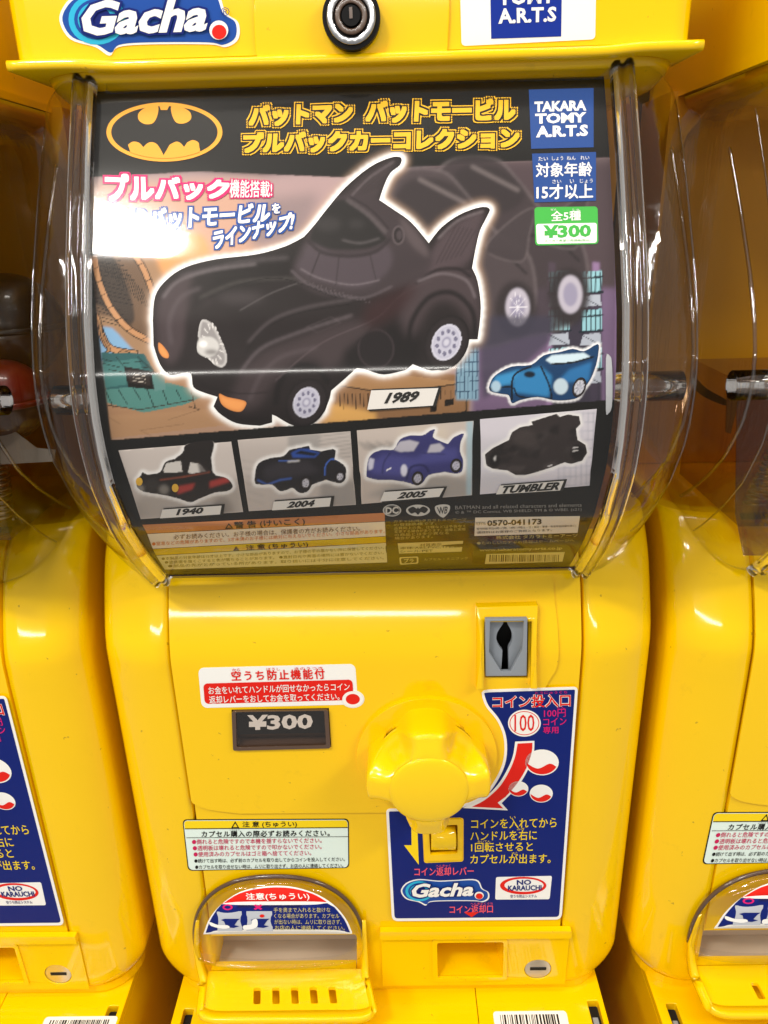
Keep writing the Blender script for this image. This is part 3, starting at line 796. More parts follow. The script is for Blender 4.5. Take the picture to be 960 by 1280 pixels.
sheet('yellow_arrow', [(514, 1029), (521.5, 1029), (523.5, 1081), (505, 1056.5), (514.5, 1056.5)], YEP, bs, BODY, b2)
text('lettering', 'コイン返却レバー', Q4(518, 1084.5, 592, 1083.5, 592, 1094, 518, 1095), PK2, bs, BODY, b2, bold=.018)
text('lettering', 'へんきゃく', Q4(545, 1081, 563, 1080.6, 563, 1083.5, 545, 1084), PK2, bs, BODY, b2)
text('lettering', 'コイン返却口', Q4(562, 1132, 616, 1131, 616, 1141, 562, 1142), PK2, bs, BODY, b2, bold=.018)
text('lettering', 'へんきゃくぐち', Q4(588, 1128.3, 616, 1128, 616, 1131, 588, 1131.3), PK2, bs, BODY, b2)
sheet('down_triangle', [(580, 1140.5), (599, 1140), (589.5, 1146.5)], RED, bs, BODY, b3)
# brand mark: white slanted lettering on a cyan and blue swirl
def gacha(x, y, w, hh, parent, surf, h, h0):
    M = lambda P: [(x + a * w, y + b * hh) for a, b in P]
    cloud = smooth_poly([(.10, .12), (.22, .04), (.42, .10), (.60, .08), (.86, .06), (.93, .40), (1.0, .55), (1.0, .80), (.93, .92), (.84, .88), (.5, .88), (.33, .92), (.28, 1.05), (.20, .92), (.06, .80), (.0, .52), (.03, .28)], 5)
    wr = slab('brand_mark', M([(.5 + (a - .5) * 1.035, .5 + (b - .5) * 1.09) for a, b in cloud]), WHT, parent, surf, h0, h)
    sheet('mark_field', M(cloud), BL2, wr if wr.parent is None else parent, surf, h + .00008)
    for r, mt in ((1.0, CYN), (.8, BL2), (.68, CYN), (.5, BLU)):
        sheet('mark_swirl', M(ell(.20, .5, .165 * r, .42 * r, 28)), mt, parent, surf, h + .00012 + .00006 * (1 - r) * 10)
    for b_, mt, dh in ((.085, BLU, .0008), (.035, WHT, .0009)):
        text('lettering', 'Gacha', M([(.11, .19), (.84, .14), (.84, .70), (.11, .78)]), mt, parent, surf, h + dh, bold=b_, shear=.25, frame=.035)
    sheet('mark_dot', M(ell(.905, .68, .055, .16, 20)), WHT, parent, surf, h + .0008)
    sheet('mark_dot_red', M(ell(.907, .71, .042, .12, 20)), RED, parent, surf, h + .0009)
gacha(503, 1099, 106, 30, bs, BODY, b2, DH)
slab('badge', rrect(Q4(620, 1096.5, 690, 1095, 687, 1124, 619, 1124.5), 2), WHT, bs, BODY, DH, b2)
sheet('red_oval', ell(654, 1107, 29, 11, 36), RED, bs, BODY, b2 + L1, holes=[ell(655, 1106.6, 24.5, 8.2, 36)])
text('lettering', 'NO', Q4(646, 1100, 664, 1099.6, 664, 1106, 646, 1106.4), BLU, bs, BODY, b3 + L1, bold=.03)
text('lettering', 'KARAUCHI', Q4(635, 1107, 677, 1106.4, 677, 1113, 635, 1113.6), BLU, bs, BODY, b3 + L1, bold=.03)
text('lettering', '空うち防止システム', Q4(638, 1118.6, 671, 1118.2, 671, 1122, 638, 1122.4), BLU, bs, BODY, b3 + L1, bold=.01)

# --- caution sticker
cs_ = slab('caution_sticker', rrect(Q4(228, 1024.5, 436, 1023.5, 436.5, 1085, 235, 1088.5), [5, 5, 5, 5]), BLK, MC, BODY, 0, L2)
sheet('sticker_face', rrect(Q4(229.2, 1025.5, 434.8, 1024.6, 435.3, 1084.2, 236.2, 1087.5), [5, 5, 5, 5]), mat('pale_print', 'dfeee4', .42), cs_, BODY, .0003)
sheet('yellow_band', rrect(Q4(229.8, 1026.2, 434.2, 1025.3, 434.5, 1034.6, 231, 1036.3), [4, 4, 0, 0]), YEP, cs_, BODY, .0004)
sheet('rule', Q4(231, 1035.6, 434.6, 1034, 434.6, 1035, 231, 1036.6), BLK, cs_, BODY, .0005)
sheet('rule', Q4(233, 1047.0, 435, 1045.6, 435, 1046.2, 233, 1047.6), BLK, cs_, BODY, .0005)
PNP = mat('pink_ink', 'c81f56', .45)
sheet('warning_triangle', [(289, 1035), (294, 1026.6), (299, 1035)], BLK, cs_, BODY, .0005, holes=[[(291, 1034), (294, 1029), (297, 1034)]])
text('lettering', '注 意 (ちゅうい)', Q4(303, 1027, 371, 1026.5, 371, 1034.6, 303, 1035), BLK, cs_, BODY, .0005, bold=.02)
text('lettering', 'カプセル購入の際必ずお読みください。', Q4(252, 1039, 412, 1037.5, 412, 1045.2, 252, 1046.5), BLK, cs_, BODY, .0005, bold=.02, space=1.15)
text('lettering', 'こうにゅう', Q4(287, 1036.6, 299, 1036.4, 299, 1038.4, 287, 1038.6), BLK, cs_, BODY, .0005)
for s, y, x1, mt, x0, hh in (('●倒れると危険ですので本機を揺すらないでください。', 1052.5, 402, PNP, 240, 6.4), ('●透明板は壊れると危険ですので叩かないでください。', 1060.3, 402, PNP, 241, 6.4),
                          ('●使用済みのカプセルはゴミ箱へ捨ててください。', 1068, 389, PNP, 242, 6.4),
                          ('●続けて出す時は、必ず前のカプセルを取り出してからコインを投入してください。', 1076.2, 431, BLK, 243, 5.2),
                          ('●カプセルを取り出せない時は、ムリに取り出さず、お店の人に連絡してください。', 1084, 429, BLK, 244, 5.2)):
    text('lettering', s, line(x0, y, x1, y - (x1 - x0) * .006 - 1, hh), mt, cs_, BODY, .0005, bold=.006)

# --- sticker on the flap
fs = sheet('flap_sticker', smooth_poly([(256, 1163), (262, 1148), (276, 1131), (300, 1115), (330, 1108), (362, 1108), (392, 1116), (416, 1130), (432, 1148), (440, 1165)], 4, closed=False) + [(440, 1167.2), (254, 1167.8)], WHT, flap, FLAP, .0003, grid=6)
redp = smooth_poly([(278, 1130), (300, 1116.5), (330, 1110), (362, 1110), (390, 1117), (408, 1127)], 4, closed=False)
sheet('red_field', redp + [(408, 1127.6), (278, 1128.8)], RED, fs, FLAP, .0005, grid=5)
blup = [(277, 1130.2), (409, 1129)] + smooth_poly([(418, 1134), (430, 1149), (437.6, 1165.6)], 4, closed=False) + smooth_poly([(257, 1166), (263, 1150), (271, 1137)], 4, closed=False)
sheet('blue_field', blup, BLU, fs, FLAP, .0005, grid=5)
text('lettering', '注意(ちゅうい)', Q4(307, 1116.5, 386, 1116, 387, 1125.5, 308, 1126), WHT, fs, FLAP, .0007, bold=.02)
sheet('circle_mark', ell(284.5, 1134, 6.3, 3.7, 24), PNK, fs, FLAP, .0007, holes=[ell(284.5, 1134, 4, 2.1, 24)])
text('cross_mark', '×', Q4(317, 1130.4, 328, 1130.4, 328, 1137.4, 317, 1137.4), PNK, fs, FLAP, .0007, bold=.04)
sheet('picture_square', Q4(271, 1139.5, 302, 1139, 303, 1163.5, 272, 1164), GR2, fs, FLAP, .0006, grid=6)
sheet('picture_square', Q4(308, 1139, 340, 1139, 341, 1164, 308, 1163.5), GR2, fs, FLAP, .0006, grid=6)
for dx in (0, 37):
    sheet('flap_drawing', [(276 + dx, 1150), (281 + dx, 1148.5), (300 + dx, 1148.5), (297 + dx, 1150.6), (293 + dx, 1156.5), (299 + dx, 1158), (292 + dx, 1160), (283 + dx, 1159), (280 + dx, 1151.8)], BLU, fs, FLAP, .0008, grid=6)
sheet('hand_drawing', smooth_poly([(262, 1152.5), (272, 1156), (284, 1156.5), (287, 1159.5), (279, 1161), (264, 1157.5)], 3), WHT, fs, FLAP, .0009)
sheet('hand_drawing', smooth_poly([(304.5, 1157), (314, 1155.5), (315.5, 1150), (321, 1149), (322, 1157), (317, 1161), (305, 1162)], 3), WHT, fs, FLAP, .0009)
sheet('red_dot', ell(327.5, 1145, 3, 2, 14), RED, fs, FLAP, .0009)
for i, s in enumerate(('手を奥まで入れると抜けな', 'くなる場合があります。カプセル', 'が出ない時は、ムリに取り出さず、', 'お店の人に連絡してください。')):
    text('lettering', s, line(342 + i * .5, 1137.5 + i * 7.4, (413, 424, 427, 431)[i], 1137.3 + i * 7.6, 6.0), OLV, fs, FLAP, .0007, bold=.0)

# --- lid stickers
gacha(78, -14, 216, 76, ld, LID, .0003, 0)
text('registered_mark', '®', Q4(276, 9, 287, 9, 287, 20, 276, 20), BLU, ld, LID, .0014)
ts = slab('maker_sticker', rrect(Q4(574, -60, 746, -62, 744, 49, 577, 57.5), [4, 4, 5, 5]), WHT, ld, LID, 0, .0003)
sheet('blue_square', Q4(612, -60, 703, -62, 701.5, 45.5, 614, 48.5), mat('navy_print', '16308f', .4), ts, LID, .0004)
text('lettering', 'TAKARA', Q4(622, -40, 694, -42, 694, -22, 622, -19), WHT, ts, LID, .0005, bold=.035)
text('lettering', 'TOMY', Q4(623, -15, 695, -17.5, 694, 4, 623, 7), WHT, ts, LID, .0005, bold=.035)
text('lettering', 'A.R.T.S', Q4(622, 10.5, 696, 8, 695, 27, 623, 30), WHT, ts, LID, .0005, bold=.035)

# ================================================================== the printed picture card behind the clear front
CA = empty('picture_card', (XM, -.02, .08))
tag(CA, 'black picture card with toy cars and yellow Japanese title inside the middle case', 'display card')
tl, tr, br, bl = (111, 104), (748, 92), (729, 713), (205, 719)
e1 = CARD.px([(112, 200), (129, 450), (748, 107), (762, 470)])
cx0, cx1 = XM - .0995, XM + .0975
bg = Canvas(c=(.095, .09, .085))
# comic city behind the main car
scene_ = [(100, 222), (250, 214), (430, 222), (450, 214), (600, 204), (770, 196), (775, 505), (600, 526), (140, 553), (110, 300)]
bg.setclip('s', scene_)
def B(p, c, b=0, a=1, clip='s'): bg.poly(p, c, b, a, clip)
def BS(p, w, c='15120f', b=0, a=1, clip='s'): bg.stroke(p, w, c, b, a, clip)
B(scene_, 'a08a8c')
B([(90, 230), (330, 225), (330, 340), (90, 360)], 'c49a86', 8)
B([(300, 225), (470, 215), (470, 330), (330, 330)], 'a98f90', 8)
B([(430, 225), (520, 200), (560, 260), (440, 320)], '8d8790', 10)
B([(330, 250), (400, 240), (380, 300), (310, 310)], '7f7072', 8, .7)
B(box4(480, 190, 790, 400), '4a3d42', 12)
B(box4(590, 360, 790, 520), '6f5a78', 3)
for x in (690, 745, 775): BS([(x, 330), (x - 3, 520)], 9, '8a6f94', 1)
B(box4(115, 380, 240, 475), '7ea7cc', 1)
for i in range(9): BS([(118 + i * 13, 440), (122 + i * 12, 478)], 1.3, '304a63')
# arched stone building on the left
B(smooth_poly([(108, 250), (170, 262), (200, 300), (208, 350), (204, 400), (196, 450), (170, 440), (140, 410), (110, 395)], 4), '9c7a5c', 1)
B(smooth_poly([(110, 275), (150, 290), (178, 330), (190, 380), (180, 425), (150, 400), (110, 380)], 4), '6a523f', 1)
B(smooth_poly([(112, 300), (140, 320), (160, 360), (168, 400), (150, 405), (130, 385), (112, 370)], 4), '3a2f28', 1)
for k in range(20):
    y = 292 + k * 5.6
    BS([(112 + 6 * (k % 2), y), (150 + (k % 5) * 5, y + 3 + k * .6)], .9, '1b1410')
for k in range(13):
    BS([(121 + k * 4.6, 300 + k * 5), (132 + k * 4.6, 340 + k * 4)], 1.0, '1b1410')
arcs = [smooth_poly([(118, 322), (124, 352), (138, 384), (162, 412), (196, 430)], 6, False), smooth_poly([(150, 300), (176, 330), (192, 372), (196, 412)], 6, False), smooth_poly([(120, 395), (128, 420), (140, 436), (170, 442)], 6, False)]
for a in arcs: BS(a, 9, '191310'); BS(a, 6.5, 'bb8960')
for a in arcs[:2]:
    for p in a[::3]: BS([(p[0] - 4, p[1] + 2), (p[0] + 4, p[1] - 2)], .9, '1b1410')
B(smooth_poly([(195, 300), (250, 292), (262, 330), (225, 345), (205, 345)], 4), 'd9995c', 4)
# wreckage
BS(smooth_poly([(124, 400), (128, 420), (136, 436), (130, 446), (140, 452), (152, 440), (165, 446), (158, 462)], 5, False), 4.5, '171210')
BS(smooth_poly([(124, 400), (128, 420), (136, 436), (130, 446), (140, 452), (152, 440), (165, 446), (158, 462)], 5, False), 2.5, 'a47a55')
B([(118, 452), (200, 446), (240, 470), (300, 500), (380, 520), (140, 548), (118, 520)], 'a07a5b')
B([(110, 440), (180, 442), (200, 475), (190, 498), (122, 500)], '2d5a5c')
B([(118, 455), (172, 448), (186, 476), (124, 486)], '3f7371')
for k in range(8): BS([(118 + k * 9, 446 + (k % 3) * 8), (140 + k * 9, 452 + (k % 4) * 7)], .9, '10201f')
B([(126, 488), (210, 478), (262, 492), (230, 506), (180, 516), (128, 502)], '4d807a')
for k in range(7): BS([(130 + k * 18, 484 + k % 2 * 3), (142 + k * 17, 510 - k % 3 * 5)], 1.1, '10201f')
B([(155, 458), (200, 466), (206, 488), (160, 484)], '15110f'); B([(160, 462), (186, 466), (188, 482), (162, 478)], '2c2320'); B([(190, 468), (205, 467), (207, 487), (193, 489)], '5d8784')
for k in range(3): BS([(166, 468 + k * 4), (182, 470 + k * 4)], .8, 'c9bfb4')
for q in (((130, 506), (175, 512), (240, 500)), ((150, 530), (120, 512)), ((210, 525), (250, 512), (236, 508)), ((190, 545), (175, 538), (230, 530)), ((131, 548), (118, 520))):
    BS(list(q), 1.1, '33241a')
B([(122, 520), (260, 512), (360, 535), (130, 556)], 'ad8663', 2, .7)
# crates right of the front wheel
B([(395, 530), (415, 470), (500, 460), (590, 470), (585, 530)], '8a6544', 1)
B([(410, 480), (470, 465), (584, 478), (490, 492)], 'a27a52')
B([(384, 528), (395, 500), (470, 515), (470, 530)], 'd6a35c', 3)
for k in range(10): BS([(420 + k * 5, 492), (420 + k * 5, 505 + k % 3 * 3)], 1.1, '1a120c')
BS([(410, 480), (490, 492), (584, 478)], 1.5, '1a120c'); BS([(584, 478), (582, 525)], 1.5, '1a120c')
for k in range(6): BS([(545 + k * 6, 488), (545 + k * 6, 494 + k % 2 * 5)], 1.0, '1a120c')
B([(556, 500), (567, 498), (567, 506), (556, 508)], '1a120c'); B([(538, 508), (546, 507), (546, 514), (538, 515)], '1a120c')
for k in range(4): BS([(412 + k * 9, 474 - k), (420 + k * 9, 470 - k)], .9, '3a2817')
# skyscraper windows on the right
B(box4(690, 340, 752, 520), '2b2a34', 1, .9); B(box4(570, 420, 598, 500), '7d9fb5', 1)
for x0 in (686, 726):
    for y0 in (340, 388, 436):
        B([(x0, y0), (x0 + 26, y0 - 2), (x0 + 26, y0 + 24), (x0, y0 + 26)], '8fc0cc')
        for k in range(5): BS([(x0 + 2 + k * 5.5, y0), (x0 + 1 + k * 5.8, y0 + 25)], 1.6, '17202a')
        BS([(x0 - 2, y0 + 8), (x0 + 28, y0 + 6)], 2, '17202a'); BS([(x0 - 2, y0 + 27), (x0 + 28, y0 + 25)], 2.4, '17202a')
        B([(x0 + 3, y0 + 30), (x0 + 24, y0 + 28), (x0 + 26, y0 + 42), (x0 - 1, y0 + 44)], 'a8aebc'); BS([(x0, y0 + 30), (x0 + 24, y0 + 43)], 1.0, '17202a')
for k in range(6): BS([(572 + k * 5, 424), (570 + k * 5, 498)], 1, '25405a')
for y in range(430, 500, 12): BS([(570, y), (598, y - 2)], 1, '25405a')
# blurred ghosts of the car driving away
for dx, dy, c, a in ((128, -24, '3a3235', .9), (62, -8, '463d40', .95)):
    g = smooth_poly([(400 + dx, 300 + dy), (412 + dx, 250 + dy), (440 + dx, 222 + dy), (490 + dx, 222 + dy), (520 + dx, 250 + dy), (560 + dx, 300 + dy), (600 + dx, 330 + dy), (604 + dx, 400 + dy), (560 + dx, 440 + dy), (450 + dx, 430 + dy)], 5)
    bg.poly(g, c, 3, a); bg.stroke(g, 2.0, '8f8486', 2, .4); bg.stroke(smooth_poly([(470 + dx, 330 + dy), (500 + dx, 318 + dy), (560 + dx, 322 + dy), (596 + dx, 350 + dy)], 5, False), 3, '231f20', 1.5, .8)
    f_ = smooth_poly([(545 + dx, 320 + dy), (575 + dx, 285 + dy), (606 + dx, 268 + dy), (600 + dx, 300 + dy), (590 + dx, 335 + dy)], 5); bg.poly(f_, '3d3538', 1.5, .95); bg.stroke(f_, 1.4, '7d7274', 1, .45)
    cab = smooth_poly([(430 + dx, 262 + dy), (452 + dx, 232 + dy), (500 + dx, 236 + dy), (528 + dx, 268 + dy), (500 + dx, 290 + dy), (448 + dx, 286 + dy)], 5)
    bg.poly(cab, '2f292b', 3, .8); bg.stroke([(462 + dx, 232 + dy), (520 + dx, 262 + dy)], 5, '857a7b', 2, .5)
    bg.poly(ell(583 + dx, 395 + dy, 26, 36), '2b2527', 3, .9)
    bg.poly(ell(585 + dx, 392 + dy, 15, 24), 'b9b3c2', 1.2, .9); bg.poly(ell(585 + dx, 392 + dy, 9, 15), '8c87a0', 1, .9)
for k in range(10): bg.stroke([(585 + 62 + 12 * math.cos(k * .63), 384 + 20 * math.sin(k * .63)), (647, 384)], .8, 'e0dde6', .3, .8)
B([(600, 395), (690, 395), (690, 425), (640, 470), (604, 500), (600, 460)], '3a3848', 3, .8, 's')
bg.poly([(95, 88), (790, 88), (790, 190), (480, 200), (330, 218), (240, 212), (96, 218)], (.09, .085, .08), 5)
bg.poly([(95, 88), (420, 88), (420, 208), (240, 210), (96, 216)], (.09, .085, .08), 1)
# silhouettes of the main car
car = smooth_poly([(191, 400), (194, 370), (208, 350), (232, 334), (270, 324), (320, 318), (356, 308), (380, 296)], 4, False)[:-1] + \
      smooth_poly([(380, 296), (394, 280), (408, 262), (432, 234), (462, 209), (488, 197), (501, 197), (500, 206), (488, 216), (480, 232), (474, 250)], 4, False)[:-1] + \
      smooth_poly([(474, 250), (492, 262), (514, 278), (536, 304)], 4, False)[:-1] + \
      smooth_poly([(536, 304), (552, 284), (575, 268), (600, 259), (612, 261), (608, 272), (600, 288), (595, 308), (590, 335)], 4, False)[:-1] + \
      smooth_poly([(590, 335), (597, 352), (601, 385), (597, 424)], 4, False)[:-1] + [(597, 424), (586, 424)] + \
      smooth_poly([(580, 438), (562, 456), (540, 463), (516, 455)], 4, False) + smooth_poly([(508, 462), (480, 468), (458, 462), (446, 460)], 4, False) + [(428, 476), (414, 488), (412, 498)] + \
      smooth_poly([(406, 514), (390, 527), (368, 532), (345, 520)], 4, False) + [(340, 518), (340, 528)] + smooth_poly([(325, 532), (296, 529), (276, 518), (267, 508)], 4, False) + \
      [(272, 496)] + smooth_poly([(256, 491), (242, 484), (239, 468), (230, 466), (212, 468), (200, 455), (192, 432)], 4, False)
for w_, c_, a_ in ((16, 'c9a890', .35), (9, 'ffffff', .75), (4, 'ffffff', 1)):
    bg.stroke(car + [car[0]], w_, c_, w_ * .28, a_)
# lower frame lines of the comic panel and the four small panels
def kpoly(p, c=(.09, .085, .08)): bg.poly(p, c, .3)
kpoly([(96, 553), (140, 550), (760, 500), (800, 496), (800, 760), (96, 760)])
kpoly([(96, 200), (106, 210), (134, 552), (96, 560)])
kpoly([(588, 440), (594, 440), (592, 600), (588, 600)]) if False else None
kpoly([(757, 90), (800, 90), (800, 560), (760, 520)]) if False else None
card_outline = XZ([(112, 107)], CARD)
A_ = CARD.px([(112, 130), (750, 110)])
zt, zbm = float(CARD.px([(430, 104)])[0][2]), float(CARD.px([(470, 714)])[0][2])
zz = np.arange(zbm, zt, 0.00044); xx = np.arange(XM - .1060, XM + .0975, 0.00044)
GX, GZ = np.meshgrid(xx, zz); GXf, GZf = GX.ravel(), GZ.ravel()
V = xz(CARD, np.stack([GXf, GZf], 1)); D = (V - CAM) @ RCAM
PXY = np.stack([480 + F * D[:, 0] / D[:, 2], 640 - F * D[:, 1] / D[:, 2]], 1)      # print design coordinates of every card vertex
nx, nz = len(xx), len(zz)
idx = np.arange(nx * nz).reshape(nz, nx)
Fq = np.stack([idx[:-1, :-1].ravel(), idx[:-1, 1:].ravel(), idx[1:, 1:].ravel(), idx[1:, :-1].ravel()], 1)
me = bpy.data.meshes.new('printed_sheet'); me.vertices.add(len(V)); me.vertices.foreach_set('co', (V - np.array(origin(CA))).ravel())
me.loops.add(Fq.size); me.loops.foreach_set('vertex_index', Fq.ravel().astype(np.int32)); me.polygons.add(len(Fq)); me.polygons.foreach_set('loop_start', np.arange(0, Fq.size, 4, dtype=np.int32))
me.update(calc_edges=True); me.validate()
ca = me.color_attributes.new('tint', 'FLOAT_COLOR', 'POINT'); cc = np.ones((len(V), 4), np.float32); cc[:, :3] = sample(bg, PXY); ca.data.foreach_set('color', cc.ravel())
me.materials.append(ART); me.polygons.foreach_set('use_smooth', [True] * len(Fq))
ps = bpy.data.objects.new('printed_sheet', me); COL.objects.link(ps); ps.parent = CA

# ---- shaded cars, painted on a second canvas and cut out along their outlines
fg = Canvas(c=(.2, .17, .18))
def G(p, c, b=0, a=1, clip=None): fg.poly(p, c, b, a, clip)
def GS(p, w, c, b=0, a=1, clip=None): fg.stroke(p, w, c, b, a, clip)
fg.setclip('car', car); k_ = 'car'
G(car, '292223')
G(smooth_poly([(196, 400), (200, 372), (220, 352), (262, 338), (262, 380), (236, 420), (216, 455), (200, 440)], 4), '54474b', 5, .9, k_)
G(smooth_poly([(250, 334), (330, 324), (380, 308), (392, 330), (340, 352), (270, 372), (240, 400), (236, 380)], 4), '221d1d', 5, .9, k_)
GS(smooth_poly([(226, 345), (300, 328), (360, 322)], 5, False), 3, '6a6266', 2.5, .7, k_)
GS(smooth_poly([(250, 372), (300, 352), (370, 348), (430, 352)], 5, False), 3, '5a5553', 2, .6, k_)
GS(smooth_poly([(300, 388), (340, 366), (390, 348)], 5, False), 1.2, '6d6769', .5, .8, k_)
G(smooth_poly([(320, 400), (400, 372), (460, 366), (440, 395), (370, 412), (300, 440)], 4), '2a2324', 5, .9, k_)
G([(384, 408), (414, 396), (426, 404), (396, 416)], '262020', 1, .9, k_); GS([(384, 408), (414, 396), (426, 404), (396, 416), (384, 408)], 1, '4c4346', .3, .9, k_)
# front fender
G(smooth_poly([(232, 400), (244, 386), (262, 380), (284, 392), (300, 424), (306, 460), (290, 500), (262, 488), (240, 470), (232, 430)], 5), '2c2526', 4, .95, k_)
G(smooth_poly([(300, 470), (330, 440), (380, 420), (440, 400), (470, 410), (440, 440), (410, 462), (396, 450), (372, 452), (345, 474), (320, 510), (290, 505)], 5), '4d4144', 6, .85, k_)
GS(smooth_poly([(345, 505), (350, 478), (372, 458), (398, 462), (410, 478)], 6, False), 6, '1d1819', 2, 1, k_)
GS(smooth_poly([(344, 476), (400, 430), (470, 398), (500, 370), (540, 350)], 6, False), 1.3, '6c5d62', .6, .7, k_)
G(smooth_poly([(268, 505), (300, 520), (340, 522), (342, 534), (300, 534), (268, 515)], 4), '231d1e', 2, .9, k_)
# side and rear
G(smooth_poly([(430, 440), (480, 410), (520, 400), (520, 462), (450, 470)], 4), '1c1718', 5, .9, k_)
G(ell(470, 436, 22, 24), '241e20', 2, 1, k_); GS(ell(470, 436, 22, 24) + [(492, 436)], 1.4, '463b3f', .6, 1, k_)
G(smooth_poly([(520, 340), (560, 326), (590, 340), (600, 380), (598, 420), (570, 380), (540, 380), (516, 420), (500, 400), (505, 360)], 5), '54474b', 6, .8, k_)
GS(smooth_poly([(512, 440), (514, 404), (536, 372), (566, 366), (590, 388), (594, 420)], 6, False), 5, '1d1819', 2, 1, k_)
GS(smooth_poly([(445, 430), (480, 395), (520, 345), (590, 335)], 6, False), 2, '231d1e', 1, .8, k_)
# fins
G(smooth_poly([(420, 262), (440, 234), (466, 213), (496, 200), (488, 214), (478, 232), (470, 248), (440, 250)], 5), '4a4043', 4, .9, k_)
for k in range(5): GS([(430 + k * 8, 252 - k * 3), (462 + k * 6, 218 + k * 1)], 1, '302829', .5, .7, k_)
G(smooth_poly([(530, 340), (548, 300), (575, 276), (604, 264), (598, 290), (588, 325), (560, 336)], 5), '5a4c51', 4, .9, k_)
for k in range(6): GS([(545 + k * 6, 330 - k * 2), (570 + k * 5, 282 + k * 1)], 1.1, '3a3033', .6, .8, k_)
GS(smooth_poly([(520, 354), (545, 338), (572, 336), (588, 346)], 5, False), 3, '241d1f', 1, 1, k_)
# cabin
G(smooth_poly([(366, 340), (384, 296), (408, 254), (440, 242), (482, 252), (520, 284), (540, 330), (510, 356), (460, 370), (400, 368)], 5), '473d41', 3, .9, k_)
G(smooth_poly([(388, 296), (404, 264), (424, 250), (446, 256), (478, 292), (482, 300), (460, 310), (420, 312), (396, 306)], 5), '2b2828', 1, 1, k_)
G(smooth_poly([(378, 320), (388, 304), (420, 318), (462, 316), (484, 306), (490, 330), (470, 352), (440, 360), (396, 350), (372, 336)], 5), '5b5058', 3, .8, k_)
GS(smooth_poly([(384, 300), (404, 316), (440, 320), (470, 314), (488, 298)], 6, False), 3.5, '352d30', 1, 1, k_)
GS(smooth_poly([(364, 338), (384, 354), (420, 368), (456, 372), (490, 358)], 6, False), 2.4, '6c6268', 1, .8, k_)
GS([(400, 315), (388, 346)], 1.6, '352d30', .6, 1, k_); GS(smooth_poly([(434, 250), (460, 268), (482, 290)], 4, False), 5, '5f5659', 1, .9, k_); GS(smooth_poly([(438, 246), (464, 262), (486, 286)], 4, False), 1.2, '1f1a1b', .4, .9, k_)
G(ell(498, 294, 7, 11), '2c2527', 1, 1, k_); GS(ell(498, 294, 7, 11) + [(505, 294)], 1.5, '6f6367', .5, .9, k_); G(ell(499, 294, 3.5, 6), '4f4549', .5, 1, k_)
G(smooth_poly([(500, 272), (520, 290), (536, 315), (530, 320), (510, 300)], 4), '6a5d60', 3, .7, k_)
G(smooth_poly([(460, 380), (520, 356), (500, 390), (460, 410)], 4), '3e2527', 7, .8, k_)
for k in range(9): GS([(384 + k * 6, 352 + k * 2.2), (390 + k * 6, 360 + k * 2.2)], .9, '1a1516', .3, .8, k_)
GS(smooth_poly([(204, 372), (222, 352), (262, 338), (320, 330)], 6, False), 2.2, '948a8f', 1.6, .75, k_)
GS(smooth_poly([(214, 430), (212, 400), (226, 372), (250, 360)], 6, False), 3, '6f6469', 2.5, .7, k_)
GS(smooth_poly([(262, 372), (300, 356), (352, 348), (420, 372), (452, 376)], 6, False), .9, '171213', .3, .9, k_)
GS(smooth_poly([(308, 440), (330, 412), (372, 392), (440, 380)], 6, False), .9, '171213', .3, .9, k_)
GS(smooth_poly([(310, 428), (340, 400), (384, 384), (440, 374)], 6, False), 2.0, '7a6f74', 1.6, .6, k_)
GS(smooth_poly([(300, 466), (326, 436), (372, 416), (440, 394)], 6, False), 2.5, '85797f', 2, .6, k_)
GS(smooth_poly([(312, 500), (326, 470), (352, 446), (396, 434)], 6, False), 3, '6c6065', 2.5, .6, k_)
GS(smooth_poly([(244, 470), (262, 484), (300, 492), (336, 490)], 6, False), 1.0, '171213', .4, .9, k_)
GS(smooth_poly([(522, 352), (552, 342), (582, 350), (594, 372)], 6, False), 2.2, '8c8086', 1.4, .7, k_)
GS(smooth_poly([(428, 300), (450, 304), (474, 298)], 6, False), 1.6, '7f777b', 1, .6, k_)
GS(smooth_poly([(376, 336), (400, 348), (440, 356), (474, 350)], 6, False), 1.6, '8a7f86', .8, .7, k_)
GS([(424, 318), (420, 356)], 1.2, '352d30', .5, .9, k_); GS([(462, 316), (470, 350)], 1.2, '352d30', .5, .9, k_)
G(ell(410, 280, 16, 9), '4a4647', 4, .5, k_); G(ell(446, 280, 10, 6), '454142', 3, .5, k_)
for i_ in range(16): GS([(380 + i_ * 5.4, 350 + i_ * 1.7), (382 + i_ * 5.4, 355 + i_ * 1.7)], .8, '6a5f64', .3, .7, k_)
GS(smooth_poly([(440, 244), (462, 222), (492, 202)], 5, False), 1.6, '8c8085', 1, .6, k_); GS(smooth_poly([(548, 298), (572, 276), (604, 264)], 5, False), 1.6, '9a8e93', 1, .7, k_)
G(ell(300, 372, 30, 7), '5d5558', 6, .5, k_)
fg.a *= (1 - .30 * fg.clips['car'])[..., None]
def print_part(name, pts, h, parent=CA, cv=fg, grid=1.3): return sheet(name, pts, None, parent, CARD, h, grid=grid, colors=cv)
mc_ = print_part('car_picture', car, .00012, grid=1.5)
